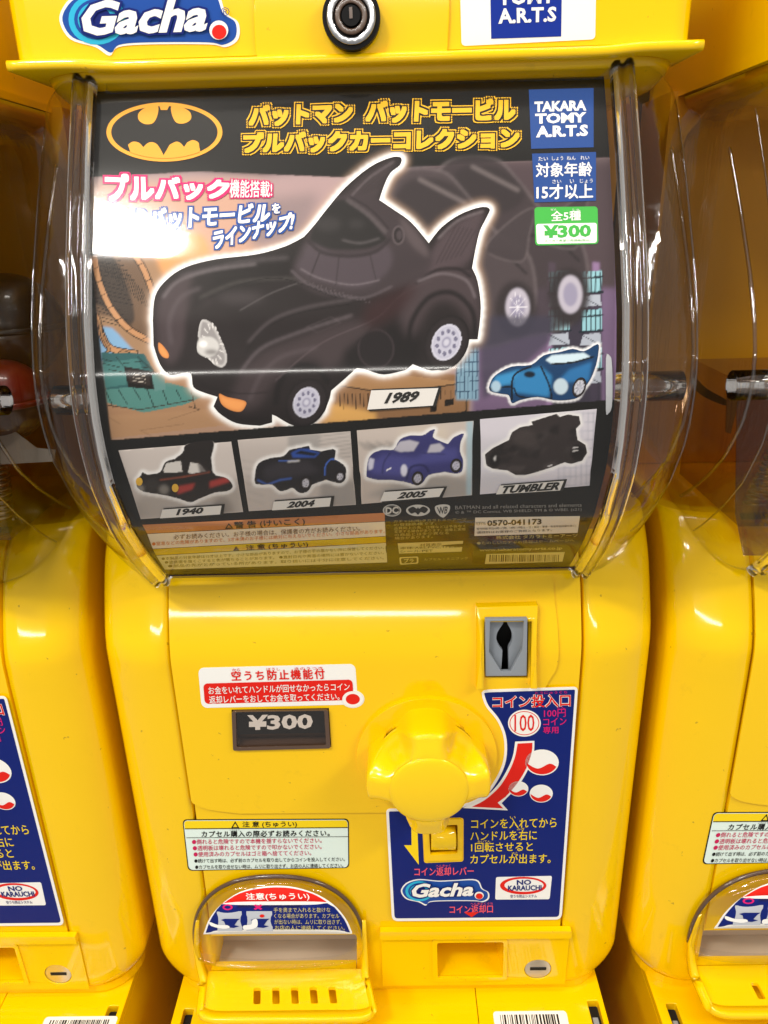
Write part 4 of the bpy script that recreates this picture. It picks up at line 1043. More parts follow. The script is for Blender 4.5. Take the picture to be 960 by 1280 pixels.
# its lamps and wheels
def wheel(cv, cx, cy_, rx, ry, tilt, rim='c3c2d2', dark='6f6d85', spokes=10, tyre='1c1718', rs=.62, holes=True):
    def E(sx, n=36): return [(cx + (rx * sx) * math.cos(a) * math.cos(tilt) - ry * sx * math.sin(a) * math.sin(tilt), cy_ + rx * sx * math.cos(a) * math.sin(tilt) + ry * sx * math.sin(a) * math.cos(tilt)) for a in np.arange(n) * 2 * PI / n]
    cv.poly(E(1.02), tyre, .2); cv.poly(E(.9), '2e2729', 1.5, .6); cv.poly(E(rs), rim, .3); cv.poly(E(rs * .86), 'a9a8bd', .6); cv.poly(E(rs * .8), rim, .6, .6)
    if holes:
        e = E(rs * .62, spokes)
        for p in e: cv.poly(ell(p[0], p[1], rx * rs * .13, ry * rs * .13, 10), dark, .2)
    else:
        for p in E(rs * .95, spokes): cv.stroke([(cx, cy_), p], .8, dark, .2, .8)
    cv.poly(E(rs * .3), '8886a0', .5); cv.poly(E(rs * .2), rim, .5)
    return E(1.0)
def wheel_part(name, *a, h=.00022, parent=None, **k):
    o = wheel(fg, *a, **k); return print_part(name, o, h, parent or mc_)
fg.poly(ell(262, 430, 30, 46), '2a2324', 4, .9, k_)
hub = smooth_poly([(250, 402), (258, 400), (268, 408), (278, 428), (284, 446), (281, 457), (272, 458), (258, 446), (248, 424)], 6)
fg.poly(hub, 'b9b6b6', .3); fg.poly(offset(hub, -3) if True else hub, '938f90', .8)
for k in range(16):
    a = k * PI / 8; GS([(266 + 9 * math.cos(a), 430 + 20 * math.sin(a)), (266 + 15 * math.cos(a), 430 + 27 * math.sin(a))], 1.2, 'e6e3e2', .3, .9)
fg.poly(smooth_poly([(246, 430), (252, 422), (266, 422), (274, 432), (268, 444), (256, 446), (247, 440)], 5), 'c9c7c6', .6); fg.poly(ell(254, 430, 5, 4), 'f7f5f3', 1.5)
fg.poly(ell(264, 440, 8, 3.5), '6f6a6a', 1.6, .8)
print_part('front_lamp', smooth_poly([(246, 430), (248, 412), (252, 400), (260, 399), (270, 408), (279, 428), (285, 447), (281, 459), (271, 459), (262, 450), (254, 446), (247, 441)], 4), .0002, mc_)
for pts in ([(198, 428), (204, 432), (211, 442), (210, 448), (203, 446), (198, 438)], [(274, 492), (284, 496), (306, 501), (307, 508), (300, 515), (286, 512), (276, 504)]):
    o = smooth_poly(pts, 5); fg.poly(o, 'd98a4a', .4); fg.poly(offset(o, -2.5), 'e79a57', 1.2); print_part('side_lamp', o, .0002, mc_)
wheel_part('wheel', 383, 503, 25, 31, .45, rs=.64, spokes=10)
wheel_part('wheel', 558, 428, 27, 36, .42, rs=.66, spokes=10)
# ---- four small panels with a picture each
pw = [([(148, 563), (289, 552), (304, 640), (176, 649)], (.80, .76, .74)), ([(297, 550), (438, 539), (445, 631), (311, 639)], (.76, .72, .70)),
      ([(446, 538), (592, 526), (590, 619), (452, 630)], (.78, .73, .70)), ([(600, 524), (746, 511), (737, 607), (600, 618)], (.84, .82, .86))]
panels = []
for i, (q_, c) in enumerate(pw):
    q_ = [(x, y) for x, y in q_]; P_ = np.array(q_); fg.poly(offset(q_, 3), c)
    fg.setclip('p%d' % i, q_); kk = 'p%d' % i; (ax, ay), (bx, by) = P_.min(0), P_.max(0)
    rnd = random.Random(i)
    if i == 0:
        fg.poly([(ax, by), (ax + 40, by - 40), (ax + 90, by - 20), (bx, by - 50), (bx, by)], 'a9a09a', 5, .8, kk); fg.poly(ell(bx - 26, by - 8, 14, 20), '8a827d', 3, .8, kk)
    if i == 1:
        fg.poly([(360, 540), (400, 536), (400, 600), (360, 600)], '9a9694', 2, .8, kk)
        for k in range(7): fg.stroke([(398 + k, 546 + k * 5), (440, 540 + k * 5)], 1.6, '8a8683', .8, .7, kk)
        for k in range(6): fg.stroke([(300, 575 + k * 9), (330, 580 + k * 10)], 1.2, '9b9590', 1, .6, kk)
        fg.poly([(400, 600), (450, 600), (450, 640), (400, 640)], '8f8a88', 3, .7, kk)
    if i == 2:
        for k in range(11): fg.stroke([(446 + k * 4, 552 + k % 3 * 4), (470 + k * 5, 560 + k % 4 * 3)], 2.2, '8d8784', 1, .7, kk)
        fg.poly([(455, 620), (530, 590), (590, 600), (590, 625)], '9c9794', 4, .8, kk); fg.poly([(583, 524), (594, 524), (592, 625), (583, 625)], 'a8c0cc', 1, .9, kk)
        fg.poly([(500, 538), (560, 530), (560, 560), (500, 560)], 'd9cbb8', 6, .6, kk)
    if i == 3:
        for k in range(7): fg.stroke([(700 + k * 7, 515), (698 + k * 7, 612)], 1.0, 'a4a6b4', .4, .8, kk)
        for k in range(9): fg.stroke([(696, 520 + k * 11), (746, 516 + k * 11)], 1.0, 'a4a6b4', .4, .8, kk)
        fg.poly([(600, 560), (640, 540), (660, 600), (600, 618)], 'cfcdd6', 6, .8, kk)
    panels.append((q_, kk))
def halo(o, kk):
    for w_, a_ in ((7, .5), (3.5, .9)): fg.stroke(o + [o[0]], w_, 'f2efee', 1.2, a_, kk)
# 1940-style saloon
c1 = smooth_poly([(170, 600), (176, 594), (178, 590), (182, 592), (186, 593), (200, 590), (206, 578), (216, 574), (218, 574)], 3, False) + smooth_poly([(219, 572), (228, 566), (232, 556), (248, 552), (266, 551), (267, 560), (264, 572), (266, 590)], 3, False)[1:] + \
    smooth_poly([(270, 594), (284, 598), (291, 608), (284, 614), (268, 616), (248, 624), (238, 628), (225, 624), (205, 619), (180, 615), (171, 609)], 3, False)
halo(c1, 'p0')
# angular coupe
c2 = smooth_poly([(318, 600), (320, 585), (326, 577), (340, 572), (354, 570), (362, 562)], 3, False) + [(372, 560), (386, 557), (388, 562), (402, 564), (416, 561), (420, 563), (418, 574)] + smooth_poly([(424, 577), (432, 584), (432, 598), (426, 604), (418, 603)], 3, False) + [(408, 600), (398, 603)] + \
    smooth_poly([(390, 606), (384, 615), (374, 616), (366, 610), (360, 612), (350, 614), (340, 606), (328, 606), (319, 605)], 3, False)
halo(c2, 'p1')
c3 = smooth_poly([(458, 596), (459, 580), (464, 568), (478, 562), (492, 562), (500, 549), (514, 544), (528, 544), (538, 538), (544, 537), (541, 546), (552, 552), (560, 555)], 3, False) + smooth_poly([(560, 555), (568, 546), (580, 542), (576, 552), (575, 564), (579, 576), (577, 590), (568, 592)], 3, False)[1:] + \
    smooth_poly([(556, 590), (536, 594), (528, 604), (518, 606), (508, 603), (490, 600), (472, 600), (460, 597)], 3, False)
halo(c3, 'p2')
c4 = [(606, 568), (616, 560), (636, 550), (640, 540), (650, 534), (666, 531)] + [(664, 527), (696, 517), (700, 521), (710, 518), (724, 520), (726, 530), (720, 536)] + [(722, 550), (732, 556), (734, 566), (728, 576), (714, 580), (706, 578), (690, 584), (672, 590), (656, 594), (645, 594), (634, 588), (616, 586), (608, 582)]
halo(c4, 'p3')
po = []
for q_, kk in panels: po.append(sheet('picture_panel', q_, None, CA, CARD, .00014, grid=2.2, colors=fg))
fg.setclip('c1', c1); fg.poly(c1, '25201f')
fg.poly([(204, 588), (208, 579), (226, 576), (228, 590), (206, 591)], 'cfcac6', .3, 1, 'c1'); fg.poly([(235, 591), (238, 578), (250, 580), (257, 589), (240, 592)], 'cfcac6', .3, 1, 'c1')
fg.poly([(222, 608), (244, 604), (240, 612), (222, 618)], 'a83a36', 1, .95, 'c1'); fg.poly([(262, 602), (284, 596), (288, 602), (262, 610)], 'a83a36', 1, .95, 'c1')
fg.stroke([(200, 600), (230, 596), (262, 590)], 1.2, 'a05038', .4, .9, 'c1'); fg.poly(ell(190, 606, 10, 8), '35302f', 2, .9, 'c1'); fg.poly(ell(205, 612, 6, 6), 'a7a19b', 2, .5, 'c1'); fg.poly(ell(175, 611, 5, 5), 'a7a19b', 2, .6, 'c1')
fg.poly([(246, 575), (262, 590), (250, 592)], '3b3332', 1, .8, 'c1')
a1 = print_part('car_picture', c1, .00026, po[0])
for x, y in ((174, 602), (219, 610)): fg.poly(ell(x, y, 4.5, 5.5), 'e0b040', .3); print_part('front_lamp', ell(x, y, 4.3, 5.2, 16), .00036, po[0])
fg.setclip('c2', c2); fg.poly(c2, '211e22'); fg.poly([(330, 585), (345, 578), (385, 576), (400, 590), (370, 596), (330, 600)], '332f35', 3, .9, 'c2')
fg.poly([(364, 566), (374, 561), (386, 561), (400, 566), (394, 572), (366, 572)], '2b4a9a', .6, 1, 'c2'); fg.poly([(368, 567), (376, 563), (398, 567), (392, 570)], '15171f', .5, 1, 'c2')
fg.stroke([(322, 600), (334, 606), (350, 600), (364, 598)], 2, '3c5fb0', .4, .95, 'c2'); fg.stroke([(348, 576), (372, 576)], 1.6, '3c5fb0', .3, .9, 'c2'); fg.stroke(smooth_poly([(406, 594), (407, 582), (414, 574), (424, 576)], 4, False), 1.8, '3c5fb0', .3, .9, 'c2')
fg.stroke([(360, 577), (374, 576)], 2, 'c9c5c2', .4, .9, 'c2')
print_part('car_picture', c2, .00026, po[1])
for x, y, r in ((382, 604, 9), (425, 596, 7.5)): wheel_part('wheel', x, y, r * .85, r * 1.05, .1, h=.00036, parent=po[1], rim='d5d3da', rs=.55, spokes=5, dark='17141a')
fg.setclip('c3', c3); fg.poly(c3, '37366f'); fg.poly([(462, 580), (480, 568), (520, 572), (540, 560), (572, 560), (572, 575), (530, 580), (500, 596), (465, 592)], '4b4b8d', 3, .9, 'c3')
fg.poly([(492, 562), (500, 552), (512, 550), (524, 553), (517, 564), (500, 565)], 'bdb9c6', .4, 1, 'c3'); fg.poly([(534, 566), (538, 556), (550, 554), (556, 560), (550, 565)], 'bdb9c6', .4, 1, 'c3')
fg.poly([(460, 580), (462, 572), (468, 574), (466, 586), (461, 588)], 'c9c8dc', .5, 1, 'c3'); fg.poly(ell(505, 588, 4.2, 7.5), 'd5d4e6', .4, 1, 'c3'); fg.stroke([(483, 588), (489, 585)], 1.8, 'e8e6ee', .3, 1, 'c3')
fg.stroke(smooth_poly([(488, 566), (480, 578), (478, 592)], 4, False), 1.3, '22224f', .5, .9, 'c3'); fg.stroke(smooth_poly([(508, 600), (514, 584), (530, 582), (536, 590)], 4, False), 2.5, '22224f', .8, .9, 'c3'); fg.stroke([(528, 566), (556, 568)], 1, '22224f', .4, .9, 'c3')
print_part('car_picture', c3, .00026, po[2])
for x, y, r in ((522, 598, 8.5), (570, 582, 8.5)): wheel_part('wheel', x, y, r * .85, r * 1.05, .2, h=.00036, parent=po[2], rim='c4c2cf', rs=.6, spokes=5, dark='2a2634')
fg.setclip('c4', c4); fg.poly(c4, '332c2c')
for k in range(26):
    r = random.Random(k + 50); x, y = r.uniform(612, 724), r.uniform(528, 586)
    fg.poly([(x, y), (x + r.uniform(8, 22), y - r.uniform(0, 6)), (x + r.uniform(6, 16), y + r.uniform(4, 10)), (x - 4, y + r.uniform(3, 8))], r.choice(('453d3d', '262121', '3c3535', '1f1b1b')), 1, .8, 'c4')
fg.poly(ell(656, 548, 16, 11), '443c3b', 3, .8, 'c4'); fg.poly(ell(618, 576, 7, 9), '1b1717', 1, .9, 'c4'); fg.poly(ell(722, 566, 9, 10), '1b1717', 1, .9, 'c4')
for s_ in ([(617, 573), (620, 569), (619, 577)],): fg.poly(s_, 'e8e4e4', .4, 1, 'c4')
for a in ((685, 583, 690, 581), (716, 560, 722, 559), (716, 564, 722, 563)): fg.stroke([a[:2], a[2:]], 1.4, 'd8d4d4', .3, .9, 'c4')
print_part('car_picture', c4, .00026, po[3])
# small blue cartoon car over the buildings
c5 = smooth_poly([(612, 488), (614, 476), (622, 467), (640, 458), (664, 456), (680, 444), (700, 440), (716, 436), (730, 439), (747, 430), (748, 440), (745, 456), (738, 474), (728, 488), (722, 497), (708, 500), (692, 500), (672, 496), (650, 500), (640, 504), (636, 494), (626, 492)], 3)
for w_, a_ in ((6, .6), (3, 1)): bg.stroke(c5 + [c5[0]], w_, 'efeef2', .8, a_)
fg.setclip('c5', c5); fg.poly(c5, '123a63'); fg.poly([(640, 490), (644, 466), (676, 458), (690, 470), (686, 496)], '2e7db5', 2, 1, 'c5'); fg.poly([(614, 484), (620, 470), (650, 462), (640, 480)], '3c93cc', 2, .9, 'c5')
fg.poly([(694, 480), (712, 462), (740, 452), (736, 476), (710, 478)], '2b72ad', 2, .9, 'c5'); fg.poly([(682, 450), (690, 444), (730, 441), (738, 446), (716, 453), (690, 455)], 'c8dde9', .4, 1, 'c5')
for st in ([(640, 500), (642, 470), (664, 458)], [(676, 458), (686, 480), (690, 498)], [(612, 486), (640, 484), (650, 496), (690, 498)], [(690, 455), (716, 453), (742, 446)]): fg.stroke(smooth_poly(st, 4, False), 2.2, '0a1018', .3, 1, 'c5')
fg.poly(ell(620, 483, 6, 7), 'a8c4d8', .4, 1, 'c5'); fg.poly(ell(701, 483, 9, 10), 'bccfdc', .4, 1, 'c5'); fg.poly(ell(662, 468, 7, 4), '0a1a2a', .6, 1, 'c5')
BC = print_part('car_picture', c5, .0002, CA)
wheel_part('wheel', 724, 484, 8, 13, .35, h=.0003, parent=BC, rim='d3d6dd', rs=.72, holes=False, spokes=7, dark='39404d')
# repaint sheet colours (halo of the cartoon car)
cc[:, :3] = sample(bg, PXY); me.color_attributes['tint'].data.foreach_set('color', cc.ravel())
# frame lines under the blue car
# ---- emblem: bat shape in an oval
EM = sheet('oval_emblem', ell(205.5, 165, 72.5, 37, 64), ORP, CA, CARD, .0002, grid=8)
BKP = mat('black_emblem', (.022, .021, .02), .38)
oval_in = ell(205.5, 165, 66.5, 32.5, 64)
sheet('emblem_field', oval_in, BKP, EM, CARD, .0003, grid=8)
ORG = ORP
sheet('emblem_cutout', [(199, 131.5), (201, 137.5), (209, 137.5), (212, 131.3), (210, 130.9), (203, 130.9)], ORG, EM, CARD, .0004)
sheet('emblem_cutout', smooth_poly([(197.5, 133), (196.5, 145), (191, 154), (181, 155), (173.5, 150), (173, 142), (180, 135.5), (188, 133.5)], 4), ORG, EM, CARD, .0004)
sheet('emblem_cutout', smooth_poly([(214, 133), (215.5, 145), (221, 153.5), (231, 154), (238.5, 149), (238, 141), (231, 135.5), (223, 133)], 4), ORG, EM, CARD, .0004)
low_ = [(163, 190)] + smooth_poly([(160, 181), (166, 177), (174, 178.5), (179, 184)], 3, False) + smooth_poly([(183, 180), (189, 177.5), (197, 181), (204.5, 194)], 3, False) + smooth_poly([(212, 181), (220, 177), (226, 179), (230, 184)], 3, False) + \
    smooth_poly([(234, 178), (241, 175), (248, 178), (249, 183), (250, 188)], 3, False) + [(205.5 + 66.8 * math.cos(a), 165 + 32.8 * math.sin(a)) for a in np.linspace(.85, PI - .87, 16)]
sheet('emblem_cutout', low_, ORG, EM, CARD, .0004)
# ---- titles
def banner(s, quad, parent, fill, edge, mid, h0=.0003, f=.02, m1=.06, m2=.10, sh=0):
    em = .5 * (np.linalg.norm(np.subtract(quad[3], quad[0])) + np.linalg.norm(np.subtract(quad[2], quad[1]))) * 1.15
    text('lettering', s, quad, edge, parent, CARD, h0, fat=m2, em=em, shear=sh)
    if m1 > f + .02: text('lettering', s, quad, mid, parent, CARD, h0 + .00008, fat=m1, em=em, shear=sh)
    text('lettering', s, quad, fill, parent, CARD, h0 + .00016, fat=f, em=em, shear=sh)
banner('バットマン', Q4(313, 133, 440, 128, 439, 152.5, 312, 157.5), CA, OYP, OYP, BLK, f=.062, m1=.135, m2=.185, sh=.0)
banner('バットモービル', Q4(460, 127.5, 643, 124, 643, 150, 458, 152.5), CA, OYP, OYP, BLK, f=.062, m1=.135, m2=.185, sh=.0)
banner('プルバックカーコレクション', Q4(306, 167, 648, 160, 648, 184, 304, 191), CA, OYP, OYP, BLK, f=.062, m1=.135, m2=.185, sh=.0)
WTP = mat('white_lettering', 'f6f3f0', .4)
banner('プルバック', Q4(131, 217, 286, 226, 285, 247, 137, 252), CA, WTP, PNK, WTP, f=.05, m1=.05, m2=.14, sh=.1)
banner('機能搭載!', Q4(288, 224, 340, 227, 340, 246, 287, 247), CA, WTP, PNK, WTP, f=.008, m1=.008, m2=.085)
banner('歴代', Q4(130, 262, 184, 262, 184, 288, 134, 292), CA, WTP, BL2, WTP, f=.03, m1=.03, m2=.09)
banner('バットモービル', Q4(186, 261, 338, 254, 336, 277, 188, 289), CA, WTP, BL2, WTP, f=.035, m1=.04, m2=.12, sh=.1)
banner('を', Q4(340, 255, 350, 254, 350, 266, 341, 267), CA, WTP, BL2, WTP, f=.035, m1=.04, m2=.12)
banner('ラインナップ!', Q4(266, 289, 368, 265, 365, 287, 268, 312), CA, WTP, BL2, WTP, f=.035, m1=.04, m2=.12, sh=.1)
# blue maker square, age square, green price tag
mk = sheet('maker_square', Q4(661, 112, 742, 110, 742, 184, 664, 186), mat('royal_print', '264a8f', .4), CA, CARD, .0002, grid=10)
for s, q_ in (('TAKARA', (668, 127, 733, 125, 733, 138, 668, 140)), ('TOMY', (669, 142, 733, 140, 733, 153, 669, 155)), ('A.R.T.S', (670, 157.5, 735, 155.5, 735, 170, 670, 172))):
    text('lettering', s, Q4(*q_), WTP, mk, CARD, .0003, bold=.045)
ag = sheet('age_square', Q4(665, 192, 745, 190, 745, 251, 668, 253), mat('royal_print', '264a8f', .4), CA, CARD, .0002, grid=10)
text('lettering', '対象年齢', Q4(670, 204, 740, 202.5, 740, 220, 670, 221.5), WTP, ag, CARD, .0003, bold=.02)
text('lettering', '15才以上', Q4(671, 231, 741, 229.5, 741, 247.5, 671, 249.5), WTP, ag, CARD, .0003, bold=.03)
for s, x, y, w in (('たい', 679, 198.5, 12), ('しょう', 697, 198, 14), ('ねん', 714, 197.6, 11), ('れい', 731, 197.2, 11), ('さい', 696, 227, 11), ('い', 715, 226.6, 5), ('じょう', 733, 226.2, 16)):
    text('lettering', s, line(x - w / 2, y, x + w / 2, y - .3, 5), WTP, ag, CARD, .0003)
pt = sheet('price_tag', rrect(Q4(668, 259, 747, 258, 748, 305, 669, 307), 4), GRN, CA, CARD, .0002, grid=10)
sheet('white_field', rrect(Q4(670, 280, 746, 278.5, 746, 303.5, 671, 305), 3), WTP, pt, CARD, .0003, grid=10)
text('lettering', '全5種', Q4(689, 264, 726, 263, 726, 275, 689, 276.5), WTP, pt, CARD, .0003, bold=.02)
text('lettering', '¥300', Q4(679, 281.5, 739, 280, 739, 296, 679, 298), GRN, pt, CARD, .0004, bold=.04)
text('lettering', 'メーカー希望小売価格(税込)', Q4(681, 299.5, 738, 298.5, 738, 302, 681, 303), GRN, pt, CARD, .0004)
for s, x in (('ぜん', 692), ('しゅ', 720)): text('lettering', s, line(x - 4, 262, x + 4, 261.8, 2.6), WTP, pt, CARD, .0003)
# caption plates
PLT = mat('plate_print', 'e4e0dc', .42)
for s, q_, b_, tq in (('1989', Q4(464, 488, 548, 485, 541, 507, 459, 512), 4, (482, 491, 525, 488.5, 523, 502, 480, 505)), ('1940', Q4(203, 637, 277, 632, 275, 643, 200, 648), 3, (219, 636.5, 254, 634, 255, 642, 220, 644.5)),
                      ('2004', Q4(342, 627, 414, 622, 412, 633, 340, 638), 3, (359, 627.3, 394, 624.6, 394, 633, 358, 635.3)), ('2005', Q4(480, 615, 555, 610, 549, 621, 475, 627), 3, (498, 615.5, 535, 613, 533, 621.2, 496, 623.8)),
                      ('TUMBLER', Q4(625, 607, 705, 601, 700, 613, 620, 618), 3, (629, 607.5, 700, 602.5, 698, 612.3, 627, 617.3))):
    A5 = np.array(q_)
    cp = sheet('caption_plate', (A5 + [(1.5, -1.5), (4, -2), (4, 1), (2, 2)]).tolist(), BKP, CA, CARD, .0005)
    sheet('plate_face', q_, PLT, cp, CARD, .0006)
    text('lettering', s, Q4(*tq), BKP, cp, CARD, .0007, bold=.045, shear=.3)
# ---- small print at the bottom
wb = sheet('warning_band', [(178, 656), (481, 641), (481, 651.5), (184, 667)], mat('peach_print', 'c9824f', .45), CA, CARD, .0002, grid=6)
text('lettering', '警 告 (けいこく)', Q4(292, 652.5, 381, 647.5, 381, 657, 294, 662), BKP, wb, CARD, .0004, bold=.02)
sheet('warning_triangle', [(281, 661.5), (286, 654), (292, 660.8)], BKP, wb, CARD, .0004, holes=[[(283.6, 660), (286, 656.2), (289, 659.8)]])
w2 = sheet('warning_text_panel', [(184.2, 667.6), (481, 652), (482, 670), (191, 686)], CRM, CA, CARD, .0002, grid=6)
text('lettering', '必ずお読みください。お子様の場合は、保護者の方がお読みください。', line(217, 671.5, 450, 660.5, 6.4), mat('brown_ink', '6a4530', .5), w2, CARD, .0004)
OI = mat('orange_ink', 'd06a3c', .5)
text('lettering', '●窒息などの危険がありますので、3才未満のお子様には絶対に与えないでください。小さな部品があります。', line(190, 680, 481, 664, 5), OI, w2, CARD, .0004)
w3 = sheet('caution_band', [(191.2, 686.6), (482, 670.6), (482.5, 678), (195, 694)], mat('gold_print', 'd6b327', .45), CA, CARD, .0002, grid=6)
text('lettering', '注 意 (ちゅうい)', Q4(307, 681.5, 385, 677, 385, 684.5, 308, 689), BKP, w3, CARD, .0004, bold=.02)
sheet('warning_triangle', [(291, 689), (295, 682.6), (299.5, 688.4)], BKP, w3, CARD, .0004)
w4 = sheet('caution_text_panel', [(195.2, 694.6), (482.5, 678.6), (484, 703), (206, 712)], mat('straw_print', 'd8cf9a', .5), CA, CARD, .0002, grid=6)
BI = mat('olive_ink', '6b6336', .5)
for i, s in enumerate(('●本製品の対象年齢は15才以上です。小さな部品がありますので、お子様の手の届かない所に保管してください。', '●塗装面を強くこすると色が落ちることがあります。 ●直射日光や高温の場所には置かないでください。', '●部品の先がとがっている所があります。取り扱いには十分に注意してください。')):
    text('lettering', s, line(202 + i * 4, 698.5 + i * 4.6, 480, 684.5 + i * 6.4, 3.9), BI, w4, CARD, .0004)
# marks on the right
SIL = mat('silver_print', 'c9c5be', .45)
def ring_mark(cx, cy_, rx, ry, s, tq):
    o = sheet('round_mark', ell(cx, cy_, rx, ry, 32), SIL, CA, CARD, .0002); sheet('mark_field', ell(cx, cy_, rx * .86, ry * .84, 32), BKP, o, CARD, .0003)
    sheet('mark_ring', ell(cx, cy_, rx * .80, ry * .77, 32), SIL, o, CARD, .0004); sheet('mark_inside', ell(cx, cy_, rx * .76, ry * .72, 32), BKP, o, CARD, .0005)
    text('lettering', s, Q4(*tq), SIL, o, CARD, .0006, bold=.04)
ring_mark(490, 638, 11.5, 7.6, 'DC', (482, 634, 498, 633, 498, 642, 482, 643))
o = sheet('small_oval_mark', ell(522.5, 638, 15, 7.2, 36), SIL, CA, CARD, .0002); sheet('mark_field', smooth_poly([(510, 637), (516, 633.5), (521, 636), (522.5, 634), (524, 636), (529, 633), (535, 636.5), (531, 641.5), (526, 640), (522.5, 643.5), (519, 640.5), (514, 642)], 3), BKP, o, CARD, .0003)
sh_ = smooth_poly([(544, 633), (553, 630.5), (562, 632), (561.5, 639), (557, 645), (553.5, 647), (549, 644.5), (545, 640)], 4)
o = sheet('shield_mark', sh_, SIL, CA, CARD, .0002); text('lettering', 'WB', Q4(546, 634, 560.5, 633, 558.5, 642, 548, 643), BKP, o, CARD, .0003, bold=.01)
GI = mat('grey_ink', '8d8984', .5)
text('lettering', 'BATMAN and all related characters and elements', line(569, 634.5, 727, 631, 4.6), GI, CA, CARD, .0003)
text('lettering', '© & ™ DC Comics. WB SHIELD: TM & © WBEI. (s21)', line(569, 641, 727, 637, 4.6), GI, CA, CARD, .0003)
OLI = mat('dull_gold_ink', 'b0a262', .5)
for i, (s, x1) in enumerate((('ガチャは(株)タカラトミーアーツ', 583), ('の登録商標です。', 546), ('品質向上の為、仕様などは予告なく', 582), ('変更する場合があります。画像と実際', 582), ('の商品とは多少異なる', 561), ('場合があります。', 541))):
    text('lettering', s, line(492 + i * .3, 652 + i * 4.2, x1, 651 + i * 4.1 - (x1 - 492) * .02, 3.6), OLI, CA, CARD, .0003)
mp = sheet('material_panel', Q4(497, 679, 579, 676, 577, 689.5, 499, 692), OLV, CA, CARD, .0002)
text('lettering', '材質表示', line(525, 681.5, 552, 680.5, 3.6), BKP, mp, CARD, .0003)
text('lettering', '本体:ABS,PVC,TPE,鉄', line(500, 685.5, 575, 683, 3.4), BKP, mp, CARD, .0003)
text('lettering', 'シール:PET', line(500, 689.6, 541, 688.4, 3.2), BKP, mp, CARD, .0003)
pm = sheet('recycling_mark', rrect(Q4(499, 696.5, 523, 695.5, 523, 704.5, 500, 706), 2), OLV, CA, CARD, .0002, holes=[rrect(Q4(501, 698, 521, 697, 521, 703.3, 502, 704.5), 1.5)])
text('lettering', 'プラ', Q4(505, 698.6, 517, 698, 517, 703, 505, 703.6), OLV, pm, CARD, .0003, bold=.02)
text('lettering', 'カプセル・ミニブック', line(530, 699.5, 585, 697.5, 3.2), OLI, CA, CARD, .0003)
dp = sheet('contact_panel', Q4(594, 647, 725, 645, 722, 666, 593, 670), CRM, CA, CARD, .0002, grid=8)
text('lettering', '0570-041173', Q4(609, 650.5, 677, 648.5, 677, 655.5, 609, 657.8), BKP, dp, CARD, .0004, bold=.03)
text('lettering', 'ナビダイヤル', line(594.5, 654.5, 607, 654.2, 4.5), BKP, dp, CARD, .0004, bold=.02)
text('lettering', '受付時間 平日10時~12時、13時~17時(土・日・祝日・夏季・年末年始休業を除く)', line(596, 661.5, 720, 657.5, 3.2), BKP, dp, CARD, .0004)
text('lettering', '通話料はお客様のご負担となります。', line(596, 665.8, 690, 662.5, 3), BKP, dp, CARD, .0004)
text('lettering', '株式会社 タカラトミーアーツ', line(620, 672, 722, 669, 4.6), OLI, CA, CARD, .0003, bold=.02)
text('lettering', '●たのしいガチャの情報はホームページへ', line(596, 679, 718, 675.5, 4), OLI, CA, CARD, .0003)
text('lettering', 'www.takaratomy-arts.co.jp', line(599, 688, 703, 685.5, 4.6), OLI, CA, CARD, .0003, bold=.02)
bp_ = sheet('barcode_panel', Q4(608, 692.5, 706, 690, 703, 702, 606, 705), OLV, CA, CARD, .0002, grid=8)
x = 612; rr_ = random.Random(9)
while x < 700:
    w_ = rr_.choice((.6, .6, 1.1, 1.6)); sheet('barcode_bar', Q4(x, 693.5, x + w_, 693.4, x + w_ - .5, 702, x - .5, 702.2), BKP, bp_, CARD, .0003); x += w_ + rr_.choice((.7, .9, 1.4))

# ================================================================== the two machines beside it
def copy_tree(o, parent=None):
    c = o.copy(); COL.objects.link(c)
    if parent is not None: c.parent = parent
    for ch in list(o.children): copy_tree(ch, c)
    return c
ML = copy_tree(MC); ML.location.x -= PITCH; ML.location.z += .0005
ML['label'] = 'yellow capsule toy machine at the left edge of the picture, with a dark case'
MR = copy_tree(MC); MR.location.x += PITCH - .0005; MR.location.z -= .0005
MR['label'] = 'yellow capsule toy machine at the right edge of the picture, amber inside its clear case'

# ================================================================== the row of machines below: their lids fill the bottom of the picture
def bar(name, x0, x1, y0, y1, z0, z1, m, parent, bevel=0): return box(name, (x0, y0, z0), (x1, y1, z1), m, parent, bevel)
def lower_machine():
    t = empty('capsule_machine', (XM, 0, -.62))
    zt = -.328
    s1 = rrect(box4(XM + .1245, -.046, XM + .1312, -.0060), .001); s2 = rrect(box4(XM - .1275, -.046, XM - .1212, -.0085), .001)
    # top in two mouldings that meet in a fine joint
    o = [(XM - .1335, .17)] + [(XM - .1335, -.050)] + [(XM + .0555, -.050), (XM + .0555, .17)]
    a = prism('lid', o, zt - .006, zt, YEL, t, holes=[s2], bevel=.0005)
    prism('lid_flap', [(XM + .0559, .17), (XM + .0559, -.050), (XM + .1345, -.050), (XM + .1345, .17)], zt - .006, zt, YEL, t, holes=[s1], bevel=.0005)
    prism('lid_front', rrect(box4(XM - .1335, -.0505, XM + .1345, .168), .004), -.62, zt - .0062, YEL, t)
    for s in (s1, s2):
        A_ = np.array(s); x0, y0 = A_.min(0); x1, y1 = A_.max(0)
        bar('slot_floor', x0 - .001, x1 + .001, y0, y1, zt - .0061, zt - .0056, DRK, t)
        bar('hinge_pin', x0 + .0012, x1 - .0022, y0, y1 - .0095, zt - .0055, zt - .0020, GRY, t)
    return t
